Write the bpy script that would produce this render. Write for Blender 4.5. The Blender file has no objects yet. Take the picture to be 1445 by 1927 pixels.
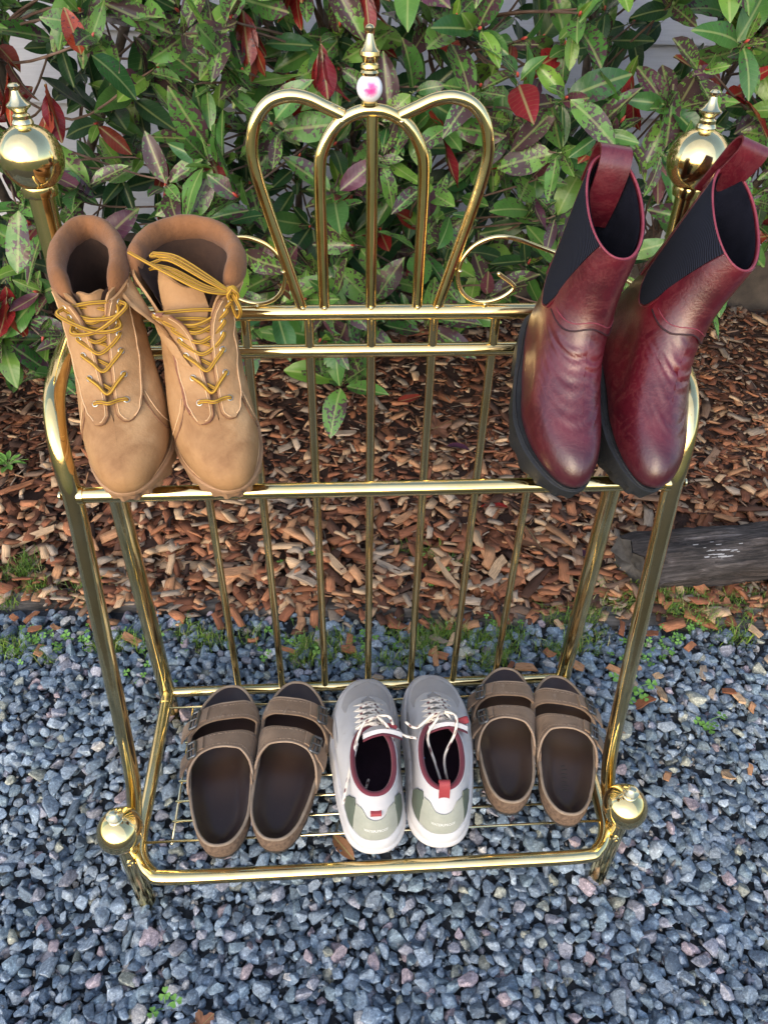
import bpy, bmesh, math, random
import numpy as np
from mathutils import Vector, Matrix
PI = math.pi
random.seed(7); RNG = np.random.default_rng(11)
sc = bpy.context.scene
COL = sc.collection

# ------------------------------------------------------------------ camera, sky, sun, exposure
cam_d = bpy.data.cameras.new('camera'); cam = bpy.data.objects.new('camera', cam_d); COL.objects.link(cam)
cam_d.sensor_fit = 'VERTICAL'; cam_d.sensor_height = 36.0; cam_d.lens = 27.03
cam_d.clip_start = 0.02; cam_d.clip_end = 500
PITCH, YAW, ROLL = 0.6843, 0.0778, 0.0253
_a = Vector((math.sin(YAW)*math.cos(PITCH), math.cos(YAW)*math.cos(PITCH), -math.sin(PITCH)))
_r = Vector((math.cos(YAW), -math.sin(YAW), 0)); _u = _r.cross(_a)
_r2 = _r*math.cos(ROLL) + _u*math.sin(ROLL); _u2 = -_r*math.sin(ROLL) + _u*math.cos(ROLL)
cam.matrix_world = Matrix(((_r2.x, _u2.x, -_a.x, -0.043), (_r2.y, _u2.y, -_a.y, -0.799), (_r2.z, _u2.z, -_a.z, 1.1677), (0, 0, 0, 1)))
sc.camera = cam

SUN_EL, SUN_AZ = math.radians(24), math.radians(205)     # azimuth clockwise from +y: behind the photographer's left shoulder
world = bpy.data.worlds.new('World'); sc.world = world; world.use_nodes = True
wn = world.node_tree.nodes; wl = world.node_tree.links
sky = wn.new('ShaderNodeTexSky'); sky.sky_type = 'NISHITA'; sky.sun_disc = False
sky.sun_elevation = SUN_EL; sky.sun_rotation = SUN_AZ
sky.air_density = 1.0; sky.dust_density = 1.8; sky.ozone_density = 1.0
bg = wn['Background']; bg.inputs['Strength'].default_value = 0.15
wl.new(sky.outputs['Color'], bg.inputs['Color'])
sun_d = bpy.data.lights.new('sun', 'SUN'); sun_d.energy = 0.5; sun_d.angle = math.radians(130); sun_d.color = (1.0, 0.93, 0.84)
sun = bpy.data.objects.new('sun', sun_d); COL.objects.link(sun)
_sd = Vector((math.sin(SUN_AZ)*math.cos(SUN_EL), math.cos(SUN_AZ)*math.cos(SUN_EL), math.sin(SUN_EL)))
sun.rotation_euler = (_sd).to_track_quat('Z', 'Y').to_euler()
vs = sc.view_settings; vs.view_transform = 'Standard'; vs.look = 'None'; vs.gamma = 1.0; vs.use_curve_mapping = False
vs.exposure = 1.3
sc.cycles.use_denoising = True
sc.cycles.max_bounces = 8

# ------------------------------------------------------------------ node helpers
def new_mat(name):
    m = bpy.data.materials.new(name); m.use_nodes = True
    nt = m.node_tree; return m, nt.nodes, nt.links, nt.nodes['Principled BSDF']
def N(ns, t, **kw):
    n = ns.new(t)
    for k, v in kw.items():
        if k.startswith('i_'): n.inputs[k[2:].replace('_', ' ')].default_value = v
        else: setattr(n, k, v)
    return n
def ramp(ns, stops):
    r = ns.new('ShaderNodeValToRGB'); e = r.color_ramp.elements
    while len(e) < len(stops): e.new(0.5)
    for i, (p, c) in enumerate(stops): e[i].position = p; e[i].color = (*c, 1) if len(c) == 3 else c
    return r
def bump(ns, ls, src, dist, strength=1.0, nrm=None):
    b = ns.new('ShaderNodeBump'); b.inputs['Distance'].default_value = dist; b.inputs['Strength'].default_value = strength
    ls.new(src, b.inputs['Height'])
    if nrm is not None: ls.new(nrm, b.inputs['Normal'])
    return b
def noise(ns, ls, coord, scale, detail=4, rough=0.55, dist=0.0):
    n = ns.new('ShaderNodeTexNoise'); n.inputs['Scale'].default_value = scale; n.inputs['Detail'].default_value = detail
    n.inputs['Roughness'].default_value = rough; n.inputs['Distortion'].default_value = dist
    if coord is not None: ls.new(coord, n.inputs['Vector'])
    return n
def mixc(ns, ls, fac, a, b, mode='MIX'):
    m = ns.new('ShaderNodeMix'); m.data_type = 'RGBA'; m.blend_type = mode
    for s, v in ((m.inputs[0], fac), (m.inputs[6], a), (m.inputs[7], b)):
        if isinstance(v, (int, float)): s.default_value = v
        elif isinstance(v, tuple): s.default_value = (*v, 1)
        else: ls.new(v, s)
    return m.outputs[2]
def math_n(ns, ls, op, a, b=None):
    m = ns.new('ShaderNodeMath'); m.operation = op
    for i, v in enumerate((a, b)):
        if v is None: continue
        if isinstance(v, (int, float)): m.inputs[i].default_value = v
        else: ls.new(v, m.inputs[i])
    return m.outputs[0]

def mat_mottled(name, c1, c2, scale, rough=(0.5, 0.7), bump_scale=None, bump_d=0.0004, detail=5, extra=None, spec=0.5, coat=0.0, fuzz=0.0):
    m, ns, ls, b = new_mat(name)
    tc = ns.new('ShaderNodeTexCoord').outputs['Object']
    n = noise(ns, ls, tc, scale, detail, 0.6)
    r = ramp(ns, [(0.3, c1), (0.7, c2)]); ls.new(n.outputs[0], r.inputs[0])
    col = r.outputs[0]
    if extra:                                        # (colour, scale, threshold) dark or pale wear marks
        for ec, es, lo, hi in extra:
            n2 = noise(ns, ls, tc, es, 6, 0.65, 0.6); rr = ramp(ns, [(lo, (0, 0, 0)), (hi, (1, 1, 1))]); ls.new(n2.outputs[0], rr.inputs[0])
            col = mixc(ns, ls, rr.outputs[0], col, ec)
    ls.new(col, b.inputs['Base Color'])
    rg = ns.new('ShaderNodeMapRange'); rg.inputs[3].default_value = rough[0]; rg.inputs[4].default_value = rough[1]
    ls.new(n.outputs[0], rg.inputs[0]); ls.new(rg.outputs[0], b.inputs['Roughness'])
    b.inputs['Specular IOR Level'].default_value = spec; b.inputs['Coat Weight'].default_value = coat
    b.inputs['Sheen Weight'].default_value = fuzz; b.inputs['Sheen Roughness'].default_value = 0.5
    if bump_scale:
        n3 = noise(ns, ls, tc, bump_scale, 6, 0.65)
        bb = bump(ns, ls, n3.outputs[0], bump_d); ls.new(bb.outputs[0], b.inputs['Normal'])
    return m

MAT = {}
def mat_brass():
    m, ns, ls, b = new_mat('polished_brass')
    tc = ns.new('ShaderNodeTexCoord').outputs['Object']
    n = noise(ns, ls, tc, 14, 5, 0.6)
    r = ramp(ns, [(0.33, (0.80, 0.60, 0.25)), (0.55, (0.87, 0.70, 0.36)), (0.75, (0.70, 0.50, 0.20))]); ls.new(n.outputs[0], r.inputs[0])
    n2 = noise(ns, ls, tc, 160, 6, 0.7); rr = ramp(ns, [(0.62, (0, 0, 0)), (0.74, (1, 1, 1))]); ls.new(n2.outputs[0], rr.inputs[0])
    col = mixc(ns, ls, math_n(ns, ls, 'MULTIPLY', rr.outputs[0], 0.55), r.outputs[0], (0.32, 0.22, 0.09))
    ls.new(col, b.inputs['Base Color'])
    b.inputs['Metallic'].default_value = 1.0
    ro = ns.new('ShaderNodeMapRange'); ro.inputs[3].default_value = 0.03; ro.inputs[4].default_value = 0.17
    ls.new(n.outputs[0], ro.inputs[0]); ls.new(ro.outputs[0], b.inputs['Roughness'])
    bb = bump(ns, ls, noise(ns, ls, tc, 55, 3, 0.5).outputs[0], 0.0006, 0.35); ls.new(bb.outputs[0], b.inputs['Normal'])
    return m
MAT['brass'] = mat_brass()

def mat_attr(name, rough=0.7, bscale=600, bd=0.0005, attr='Col', speck=None, grain=False, spec=0.4):
    m, ns, ls, b = new_mat(name)
    at = ns.new('ShaderNodeAttribute'); at.attribute_name = attr
    col = at.outputs['Color']
    tc = ns.new('ShaderNodeTexCoord').outputs['Object']
    if grain:
        lc = ns.new('ShaderNodeAttribute'); lc.attribute_name = 'lc'
        mp = ns.new('ShaderNodeMapping'); mp.inputs['Scale'].default_value = (0.9, 12.0, 12.0); ls.new(lc.outputs['Vector'], mp.inputs[0])
        g = noise(ns, ls, mp.outputs[0], 60, 5, 0.65)
        rr = ramp(ns, [(0.3, (0.45, 0.42, 0.4)), (0.55, (1, 1, 1)), (0.75, (1.25, 1.2, 1.15))]); ls.new(g.outputs[0], rr.inputs[0])
        col = mixc(ns, ls, 1.0, col, rr.outputs[0], 'MULTIPLY')
        hb = g.outputs[0]
    else:
        n = noise(ns, ls, tc, bscale, 6, 0.7)
        hb = n.outputs[0]
    if speck:
        n1 = noise(ns, ls, tc, speck[0], 5, 0.75)
        rr = ramp(ns, [(0.30, (0.30, 0.31, 0.34)), (0.46, (0.85, 0.86, 0.88)), (0.58, (1.2, 1.2, 1.2)), (0.68, (2.4, 2.4, 2.3))]); ls.new(n1.outputs[0], rr.inputs[0])
        col = mixc(ns, ls, 1.0, col, rr.outputs[0], 'MULTIPLY')
    ls.new(col, b.inputs['Base Color']); b.inputs['Roughness'].default_value = rough; b.inputs['Specular IOR Level'].default_value = spec
    bb = bump(ns, ls, hb, bd, 0.8); ls.new(bb.outputs[0], b.inputs['Normal'])
    return m
MAT['gravel'] = mat_attr('crushed_bluestone', 0.55, 420, 0.0012, speck=(260,))
MAT['chips'] = mat_attr('wood_chip', 0.8, grain=True, bd=0.0007, spec=0.25)
MAT['lace_work'] = mat_attr('striped_lace', 0.75, 900, 0.0003)
MAT['grass'] = mat_attr('grass_blade', 0.6, 300, 0.0002)

def mat_leaf(name, palette, spot, spot_amt, back=0.0, rough=0.27):
    """glossy leaf: colour differs per leaf, pale midrib and side veins, blotches of leaf spot"""
    m, ns, ls, b = new_mat(name)
    tcn = ns.new('ShaderNodeTexCoord'); tc = tcn.outputs['Object']
    at = ns.new('ShaderNodeAttribute'); at.attribute_name = 'rnd'                 # stored on joined leaves
    oi = ns.new('ShaderNodeObjectInfo')
    rnd = math_n(ns, ls, 'FRACT', math_n(ns, ls, 'ADD', oi.outputs['Random'], at.outputs['Fac']))
    r = ramp(ns, palette); ls.new(rnd, r.inputs[0]); r.color_ramp.interpolation = 'LINEAR'
    lc = ns.new('ShaderNodeAttribute'); lc.attribute_name = 'lc'                    # leaf coordinates: x along, y across
    sh = ns.new('ShaderNodeVectorMath'); sh.operation = 'ADD'; ls.new(lc.outputs['Vector'], sh.inputs[0])
    cmb = ns.new('ShaderNodeCombineXYZ')
    ls.new(math_n(ns, ls, 'MULTIPLY', rnd, 37.0), cmb.inputs[2]); ls.new(cmb.outputs[0], sh.inputs[1])
    vec = sh.outputs[0]
    mot = noise(ns, ls, vec, 2.2, 3, 0.5); 
    rm = ramp(ns, [(0.3, (0.72, 0.78, 0.7)), (0.7, (1.25, 1.2, 1.15))]); ls.new(mot.outputs[0], rm.inputs[0])
    col = mixc(ns, ls, 1.0, r.outputs[0], rm.outputs[0], 'MULTIPLY')
    # side veins
    sx = ns.new('ShaderNodeSeparateXYZ'); ls.new(lc.outputs['Vector'], sx.inputs[0])
    ay = math_n(ns, ls, 'ABSOLUTE', sx.outputs[1])
    vv = math_n(ns, ls, 'SINE', math_n(ns, ls, 'MULTIPLY', math_n(ns, ls, 'SUBTRACT', sx.outputs[0], math_n(ns, ls, 'MULTIPLY', ay, 0.7)), 62.0))
    rv = ramp(ns, [(0.86, (0, 0, 0)), (1.0, (1, 1, 1))]); ls.new(vv, rv.inputs[0])
    col = mixc(ns, ls, math_n(ns, ls, 'MULTIPLY', rv.outputs[0], 0.07), col, (0.30, 0.38, 0.16))
    # spots
    n1 = noise(ns, ls, vec, 13.0, 3, 0.6, 0.4); n2 = noise(ns, ls, vec, 2.6, 2, 0.5)
    sm = math_n(ns, ls, 'ADD', math_n(ns, ls, 'MULTIPLY', n1.outputs[0], 0.62), math_n(ns, ls, 'MULTIPLY', n2.outputs[0], 0.38))
    # amount differs per leaf
    thr = math_n(ns, ls, 'ADD', sm, math_n(ns, ls, 'MULTIPLY', math_n(ns, ls, 'SUBTRACT', math_n(ns, ls, 'FRACT', math_n(ns, ls, 'MULTIPLY', rnd, 7.3)), 0.5), spot_amt[1]))
    rs = ramp(ns, [(spot_amt[0], (0, 0, 0)), (spot_amt[0]+0.025, (1, 1, 1))]); ls.new(thr, rs.inputs[0])
    col = mixc(ns, ls, math_n(ns, ls, 'MULTIPLY', rs.outputs[0], 0.9), col, spot)
    # midrib
    rmid = ramp(ns, [(0.010, (1, 1, 1)), (0.026, (0, 0, 0))]); ls.new(ay, rmid.inputs[0])
    col = mixc(ns, ls, math_n(ns, ls, 'MULTIPLY', rmid.outputs[0], 0.42), col, (0.36, 0.42, 0.17))
    ls.new(col, b.inputs['Base Color'])
    b.inputs['Roughness'].default_value = rough; b.inputs['Specular IOR Level'].default_value = 0.42
    bb = bump(ns, ls, vv, 0.0003, 0.12); bb2 = bump(ns, ls, n1.outputs[0], 0.0008, 0.5, bb.outputs[0]); ls.new(bb2.outputs[0], b.inputs['Normal'])
    # thin leaf lets some light through
    tr = ns.new('ShaderNodeBsdfTranslucent'); ls.new(col, tr.inputs[0])
    mx = ns.new('ShaderNodeMixShader'); mx.inputs[0].default_value = 0.13
    ls.new(b.outputs[0], mx.inputs[1]); ls.new(tr.outputs[0], mx.inputs[2])
    ls.new(mx.outputs[0], ns['Material Output'].inputs[0])
    return m
PURP = (0.060, 0.016, 0.042)
MAT['leaf_green'] = mat_leaf('leaf_green', [(0.0, (0.026, 0.085, 0.026)), (0.3, (0.058, 0.16, 0.035)), (0.6, (0.085, 0.20, 0.05)), (0.8, (0.14, 0.265, 0.038)), (1.0, (0.04, 0.12, 0.045))], PURP, (0.562, 0.17))
MAT['leaf_spotted'] = mat_leaf('leaf_spotted', [(0.0, (0.075, 0.19, 0.045)), (0.5, (0.125, 0.26, 0.05)), (1.0, (0.07, 0.185, 0.06))], PURP, (0.485, 0.13))
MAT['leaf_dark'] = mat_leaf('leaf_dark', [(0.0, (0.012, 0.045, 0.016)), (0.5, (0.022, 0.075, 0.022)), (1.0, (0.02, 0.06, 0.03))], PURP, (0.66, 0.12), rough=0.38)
MAT['leaf_red'] = mat_leaf('leaf_red', [(0.0, (0.27, 0.018, 0.018)), (0.4, (0.15, 0.014, 0.022)), (0.7, (0.30, 0.05, 0.025)), (1.0, (0.11, 0.022, 0.022))], (0.05, 0.012, 0.02), (0.62, 0.1))
MAT['leaf_purple'] = mat_leaf('leaf_purple', [(0.0, (0.07, 0.025, 0.055)), (0.5, (0.11, 0.042, 0.075)), (1.0, (0.12, 0.035, 0.05))], (0.09, 0.18, 0.055), (0.57, 0.14))
MAT['leaf_brown'] = mat_leaf('leaf_brown', [(0.0, (0.20, 0.085, 0.045)), (0.5, (0.27, 0.12, 0.06)), (1.0, (0.14, 0.06, 0.04))], (0.06, 0.03, 0.025), (0.62, 0.1), rough=0.6)

# ------------------------------------------------------------------ mesh helpers
def mesh(name, V, F, mat, smooth=True, col=None, lc=None, rnd=None, auto=None):
    me = bpy.data.meshes.new(name)
    V = np.asarray(V, dtype=np.float64)
    me.from_pydata(V.tolist() if len(V) < 200000 else V, [], F)
    if smooth: me.polygons.foreach_set('use_smooth', [True]*len(me.polygons))
    if auto is not None:
        me.set_sharp_from_angle(angle=math.radians(auto))
    if col is not None:
        a = me.color_attributes.new('Col', 'FLOAT_COLOR', 'POINT'); c = np.ones((len(V), 4)); c[:, :3] = col
        a.data.foreach_set('color', c.ravel())
    if lc is not None:
        a = me.attributes.new('lc', 'FLOAT_VECTOR', 'POINT'); a.data.foreach_set('vector', np.asarray(lc, dtype=np.float32).ravel())
    if rnd is not None:
        a = me.attributes.new('rnd', 'FLOAT', 'POINT'); a.data.foreach_set('value', np.asarray(rnd, dtype=np.float32))
    for mm in (mat if isinstance(mat, (list, tuple)) else [mat]): me.materials.append(mm)
    me.update()
    return me
def obj(name, me, parent=None, loc=None):
    o = bpy.data.objects.new(name, me); COL.objects.link(o)
    if parent is not None: o.parent = parent
    if loc is not None: o.location = loc
    return o
def thing(name, label, cat, loc=(0, 0, 0), group=None, mat4=None):
    o = bpy.data.objects.new(name, None); COL.objects.link(o); o.empty_display_size = 0.03
    if mat4 is not None: o.matrix_world = mat4
    else: o.location = loc
    tag(o, label, cat, group); return o
def tag(o, label=None, cat=None, group=None, kind=None):
    if label: o['label'] = label
    if cat: o['category'] = cat
    if group: o['group'] = group
    if kind: o['kind'] = kind
    return o

class G:
    """collects shapes"""
    def __init__(s): s.V = []; s.F = []; s.n = 0; s.C = []; s.L = []
    def add(s, V, F, col=None, lc=None):
        V = np.asarray(V, float); s.V.append(V); s.F += [tuple(i + s.n for i in f) for f in F]; s.n += len(V)
        if col is not None:
            c = np.asarray(col, float); s.C.append(np.broadcast_to(c, (len(V), 3)) if c.ndim == 1 else c)
        if lc is not None: s.L.append(np.asarray(lc, float))
        return s
    def mesh(s, name, mat, **k):
        return mesh(name, np.concatenate(s.V), s.F, mat, col=np.concatenate(s.C) if s.C else None, lc=np.concatenate(s.L) if s.L else None, **k)
    def obj(s, name, mat, parent=None, **k): return obj(name, s.mesh(name, mat, **k), parent)

def cr(pts, n=8, closed=False):
    """Catmull-Rom through pts"""
    P = np.asarray(pts, float); m = len(P); out = []
    seg = m if closed else m - 1
    for i in range(seg):
        if closed: p0, p1, p2, p3 = P[(i-1) % m], P[i], P[(i+1) % m], P[(i+2) % m]
        else: p0, p1, p2, p3 = P[max(i-1, 0)], P[i], P[i+1], P[min(i+2, m-1)]
        for k in range(n):
            t = k / n
            out.append(0.5*((2*p1) + (-p0+p2)*t + (2*p0-5*p1+4*p2-p3)*t*t + (-p0+3*p1-3*p2+p3)*t**3))
    if not closed: out.append(P[-1])
    return np.array(out)
def tube(P, r, seg=12, closed=False, flat=1.0, cap=True, up=None, dome=False):
    """swept round (or flattened) bar along P"""
    P = np.asarray(P, float); n = len(P)
    R = np.full(n, r, float) if np.isscalar(r) else np.asarray(r, float)
    T = np.gradient(P, axis=0) if not closed else (np.roll(P, -1, 0) - np.roll(P, 1, 0))
    T /= np.linalg.norm(T, axis=1)[:, None] + 1e-12
    if dome and not closed:      # rounded ends
        k = 3; a = np.linspace(0, PI/2, k+1)[1:]
        h0 = [P[0] - T[0]*R[0]*math.sin(x) for x in a][::-1]; r0 = [R[0]*max(math.cos(x), 0.02) for x in a][::-1]
        h1 = [P[-1] + T[-1]*R[-1]*math.sin(x) for x in a]; r1 = [R[-1]*max(math.cos(x), 0.02) for x in a]
        P = np.concatenate([h0, P, h1]); R = np.concatenate([r0, R, r1]); T = np.concatenate([[T[0]]*k, T, [T[-1]]*k]); n = len(P)
    ref = np.array(up if up is not None else ((0, 0, 1) if abs(T[0][2]) < 0.9 else (0, 1, 0)), float)
    a = ref - T[0]*np.dot(ref, T[0]); a /= np.linalg.norm(a)
    V = []; th = np.linspace(0, 2*PI, seg, endpoint=False)
    for i in range(n):
        a = a - T[i]*np.dot(a, T[i]); a /= np.linalg.norm(a) + 1e-12
        b = np.cross(T[i], a)
        V.append(P[i] + R[i]*(np.cos(th)[:, None]*a*flat + np.sin(th)[:, None]*b))
    V = np.concatenate(V); F = []
    m = n if closed else n - 1
    for i in range(m):
        j = (i+1) % n
        for k in range(seg):
            k2 = (k+1) % seg
            F.append((i*seg+k, i*seg+k2, j*seg+k2, j*seg+k))
    if cap and not closed:
        F.append(tuple(range(seg-1, -1, -1))); F.append(tuple((n-1)*seg + k for k in range(seg)))
    return V, F
def lathe(prof, c=(0, 0, 0), seg=24):
    """prof: (radius, height) pairs turned about the z axis"""
    V = []; F = []
    th = np.linspace(0, 2*PI, seg, endpoint=False)
    for (r, z) in prof:
        V += [(c[0]+r*math.cos(t), c[1]+r*math.sin(t), c[2]+z) for t in th]
    n = len(prof)
    for i in range(n-1):
        for k in range(seg):
            k2 = (k+1) % seg
            F.append((i*seg+k, i*seg+k2, (i+1)*seg+k2, (i+1)*seg+k))
    F.append(tuple(range(seg-1, -1, -1))); F.append(tuple((n-1)*seg + k for k in range(seg)))
    return np.array(V), F
def box(c, s, rot=None):
    V = np.array([(x, y, z) for x in (-.5, .5) for y in (-.5, .5) for z in (-.5, .5)])*np.array(s)
    if rot is not None: V = V @ np.array(rot).T
    F = [(0, 1, 3, 2), (4, 6, 7, 5), (0, 4, 5, 1), (2, 3, 7, 6), (0, 2, 6, 4), (1, 5, 7, 3)]
    return V + np.array(c), F
def grid_faces(nu, nt, wrap=False):
    F = []
    for i in range(nu-1):
        for j in range(nt if wrap else nt-1):
            j2 = (j+1) % nt
            F.append((i*nt+j, i*nt+j2, (i+1)*nt+j2, (i+1)*nt+j))
    return F
def slab(P0, P1):
    """closed sheet between two equal grids P0 (inner) and P1 (outer), shape (nu, nt, 3)"""
    nu, nt, _ = P0.shape; A = P0.reshape(-1, 3); B = P1.reshape(-1, 3); n = nu*nt
    Fi = grid_faces(nu, nt); F = [f[::-1] for f in Fi] + [tuple(i+n for i in f) for f in Fi]
    for j in range(nt-1):
        F.append((j, j+1, n+j+1, n+j)); k = (nu-1)*nt
        F.append((k+j+1, k+j, n+k+j, n+k+j+1))
    for i in range(nu-1):
        F.append(((i+1)*nt, i*nt, n+i*nt, n+(i+1)*nt)); k = nt-1
        F.append((i*nt+k, (i+1)*nt+k, n+(i+1)*nt+k, n+i*nt+k))
    return np.concatenate([A, B]), F
def rotm(rx=0, ry=0, rz=0):
    return np.array((Matrix.Rotation(rz, 3, 'Z') @ Matrix.Rotation(ry, 3, 'Y') @ Matrix.Rotation(rx, 3, 'X')))
def smooth01(x): x = np.clip(x, 0, 1); return x*x*(3-2*x)
# ------------------------------------------------------------------ the setting
BED = -0.085                                     # the bed's edge and the wall run at this slope to the rack
def edge_y(x): return 0.213 + BED*x              # line of the edging timber
def ground_z(x, y):
    """gravel rises a little towards the planting bed"""
    return 0.0 + 0.092*smooth01((np.asarray(y) + 0.36)/0.42)
# far ground all around, gravel base, mulch base
m, ns, ls, b = new_mat('packed_ground')
tc = ns.new('ShaderNodeTexCoord').outputs['Object']
n1 = noise(ns, ls, tc, 0.6, 6, 0.6); n2 = noise(ns, ls, tc, 40, 6, 0.7)
r1 = ramp(ns, [(0.35, (0.06, 0.09, 0.03)), (0.65, (0.10, 0.105, 0.07))]); ls.new(n1.outputs[0], r1.inputs[0])
r2 = ramp(ns, [(0.3, (0.5, 0.5, 0.5)), (0.7, (1.3, 1.3, 1.3))]); ls.new(n2.outputs[0], r2.inputs[0])
ls.new(mixc(ns, ls, 1.0, r1.outputs[0], r2.outputs[0], 'MULTIPLY'), b.inputs['Base Color']); b.inputs['Roughness'].default_value = 0.95
MAT['ground'] = m
V = []; xs = [-120, -1.6, 2.0, 120]; ys = [-120, -1.2, 1.5, 120]
gm = mesh('ground', [(-120, -120, -0.03), (120, -120, -0.03), (120, 120, -0.03), (-120, 120, -0.03)], [(0, 1, 2, 3)], MAT['ground'], smooth=False)
tag(obj('ground', gm), 'grassy open ground around the gravel yard', None, kind='structure')
MAT['dirt'] = mat_mottled('dark_soil', (0.022, 0.025, 0.029), (0.06, 0.068, 0.08), 160, (0.9, 1.0), 220, 0.003)
MAT['mulch_soil'] = mat_mottled('mulch_soil', (0.022, 0.012, 0.009), (0.07, 0.033, 0.022), 90, (0.9, 1.0), 260, 0.004)
gx = np.linspace(-2.2, 2.4, 60); gy = np.linspace(-1.6, 0.30, 50)
XX, YY = np.meshgrid(gx, gy); ZZ = ground_z(XX, YY) - 0.006
YY2 = np.minimum(YY, edge_y(XX) + 0.03)
me = mesh('gravel_bed', np.stack([XX, YY2, ZZ], -1).reshape(-1, 3), grid_faces(50, 60), MAT['dirt'])
tag(obj('gravel_bed', me), kind='structure')
gy = np.linspace(0, 1, 40); XX, TT = np.meshgrid(gx, gy)
YY = edge_y(XX)*(1-TT) + (1.75 + BED*XX)*TT
ZZ = 0.094 + 0.012*np.sin(XX*5.1+1)*np.sin(YY*6.3) + 0.008*np.sin(XX*11+YY*9)
ZZ[0] = 0.086
me = mesh('mulch_bed', np.stack([XX, YY, ZZ], -1).reshape(-1, 3), grid_faces(40, 60), MAT['mulch_soil'])
tag(obj('mulch_bed', me), kind='structure')
def mulch_z(x, y): return 0.094 + 0.012*np.sin(x*5.1+1)*np.sin(y*6.3) + 0.008*np.sin(x*11+y*9)

# ---- house wall: lap siding boards over a base board
wall = thing('house_wall', 'pale lavender grey lap siding wall behind the shrubs', 'wall', (0, 1.66, 0))
wall.rotation_euler.z = math.atan(BED)
m, ns, ls, b = new_mat('painted_siding')
tc = ns.new('ShaderNodeTexCoord').outputs['Object']
mp = ns.new('ShaderNodeMapping'); mp.inputs['Scale'].default_value = (3, 60, 60); ls.new(tc, mp.inputs[0])
g = noise(ns, ls, mp.outputs[0], 4, 6, 0.65); d = noise(ns, ls, tc, 5, 6, 0.6)
r1 = ramp(ns, [(0.3, (0.44, 0.45, 0.50)), (0.7, (0.54, 0.55, 0.60))]); ls.new(d.outputs[0], r1.inputs[0])
r2 = ramp(ns, [(0.3, (0.9, 0.9, 0.9)), (0.7, (1.05, 1.05, 1.05))]); ls.new(g.outputs[0], r2.inputs[0])
ls.new(mixc(ns, ls, 1.0, r1.outputs[0], r2.outputs[0], 'MULTIPLY'), b.inputs['Base Color']); b.inputs['Roughness'].default_value = 0.6
bb = bump(ns, ls, g.outputs[0], 0.0012, 0.7); ls.new(bb.outputs[0], b.inputs['Normal'])
MAT['siding'] = m
MAT['base_board'] = mat_mottled('weathered_board', (0.035, 0.027, 0.022), (0.09, 0.07, 0.055), 18, (0.8, 0.95), 160, 0.002)
def lap_board(z0, h):
    prof = [(-0.016, z0-0.006), (-0.016, z0), (-0.004, z0+h), (0.012, z0+h), (0.012, z0-0.006)]
    V = [(x, y, z) for x in (-5.2, 5.4) for (y, z) in prof]
    F = [(i, (i+1) % 5, 5+(i+1) % 5, 5+i) for i in range(5)] + [(4, 3, 2, 1, 0), (5, 6, 7, 8, 9)]
    return mesh('siding_board', V, F, MAT['siding'], smooth=False)
z = 0.30
for i in range(13):
    obj('siding_board', lap_board(z, 0.185), wall); z += 0.184
V, F = box((0.1, 0.004, 0.18), (10.6, 0.03, 0.22)); obj('base_board', mesh('base_board', V, F, MAT['base_board'], smooth=False), wall)

# ---- edging timber, half buried
def rough_bar(L, w, h, nx=70, seed=0, amp=0.004):
    rs = np.random.default_rng(seed); prof = []
    k = 5
    ring = [(-w/2, -h/2), (-w/2, h*0.3), (-w*0.4, h/2), (-w*.2, h/2), (0, h/2), (w*.2, h/2), (w*0.4, h/2), (w/2, h*0.3), (w/2, -h/2)]
    ring = np.array(ring); nr = len(ring)
    off = np.cumsum(rs.normal(0, amp*0.25, (nx, nr, 2)), 0); off -= off.mean(0); off = np.clip(off, -amp*1.5, amp*1.5) + rs.normal(0, amp*0.18, (nx, nr, 2))
    X = np.linspace(-L/2, L/2, nx)
    V = np.zeros((nx, nr, 3)); V[:, :, 0] = X[:, None]; V[:, :, 1:] = ring[None] + off
    F = grid_faces(nx, nr, wrap=True) + [tuple(range(nr)), tuple((nx-1)*nr + i for i in range(nr-1, -1, -1))]
    return V.reshape(-1, 3), F
m, ns, ls, b = new_mat('weathered_timber')
tc = ns.new('ShaderNodeTexCoord').outputs['Object']
mp = ns.new('ShaderNodeMapping'); mp.inputs['Scale'].default_value = (1.5, 30, 30); ls.new(tc, mp.inputs[0])
g = noise(ns, ls, mp.outputs[0], 5, 7, 0.7, 0.3); d = noise(ns, ls, tc, 11, 6, 0.65)
r1 = ramp(ns, [(0.25, (0.03, 0.028, 0.026)), (0.5, (0.12, 0.112, 0.105)), (0.72, (0.24, 0.225, 0.21))]); ls.new(g.outputs[0], r1.inputs[0])
r2 = ramp(ns, [(0.35, (0.45, 0.42, 0.38)), (0.65, (1.1, 1.1, 1.1))]); ls.new(d.outputs[0], r2.inputs[0])
ls.new(mixc(ns, ls, 1.0, r1.outputs[0], r2.outputs[0], 'MULTIPLY'), b.inputs['Base Color']); b.inputs['Roughness'].default_value = 0.85
bb = bump(ns, ls, g.outputs[0], 0.004, 0.9); ls.new(bb.outputs[0], b.inputs['Normal'])
MAT['timber'] = m
V, F = rough_bar(4.4, 0.055, 0.07, 120, 3)
tb = obj('edging_timber', mesh('edging_timber', V, F, MAT['timber'], auto=40)); tb.location = (0.15, edge_y(0.15)+0.012, 0.066); tb.rotation_euler.z = math.atan(BED)
tag(tb, 'weathered grey edging timber between wood chips and gravel', 'timber')

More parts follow.
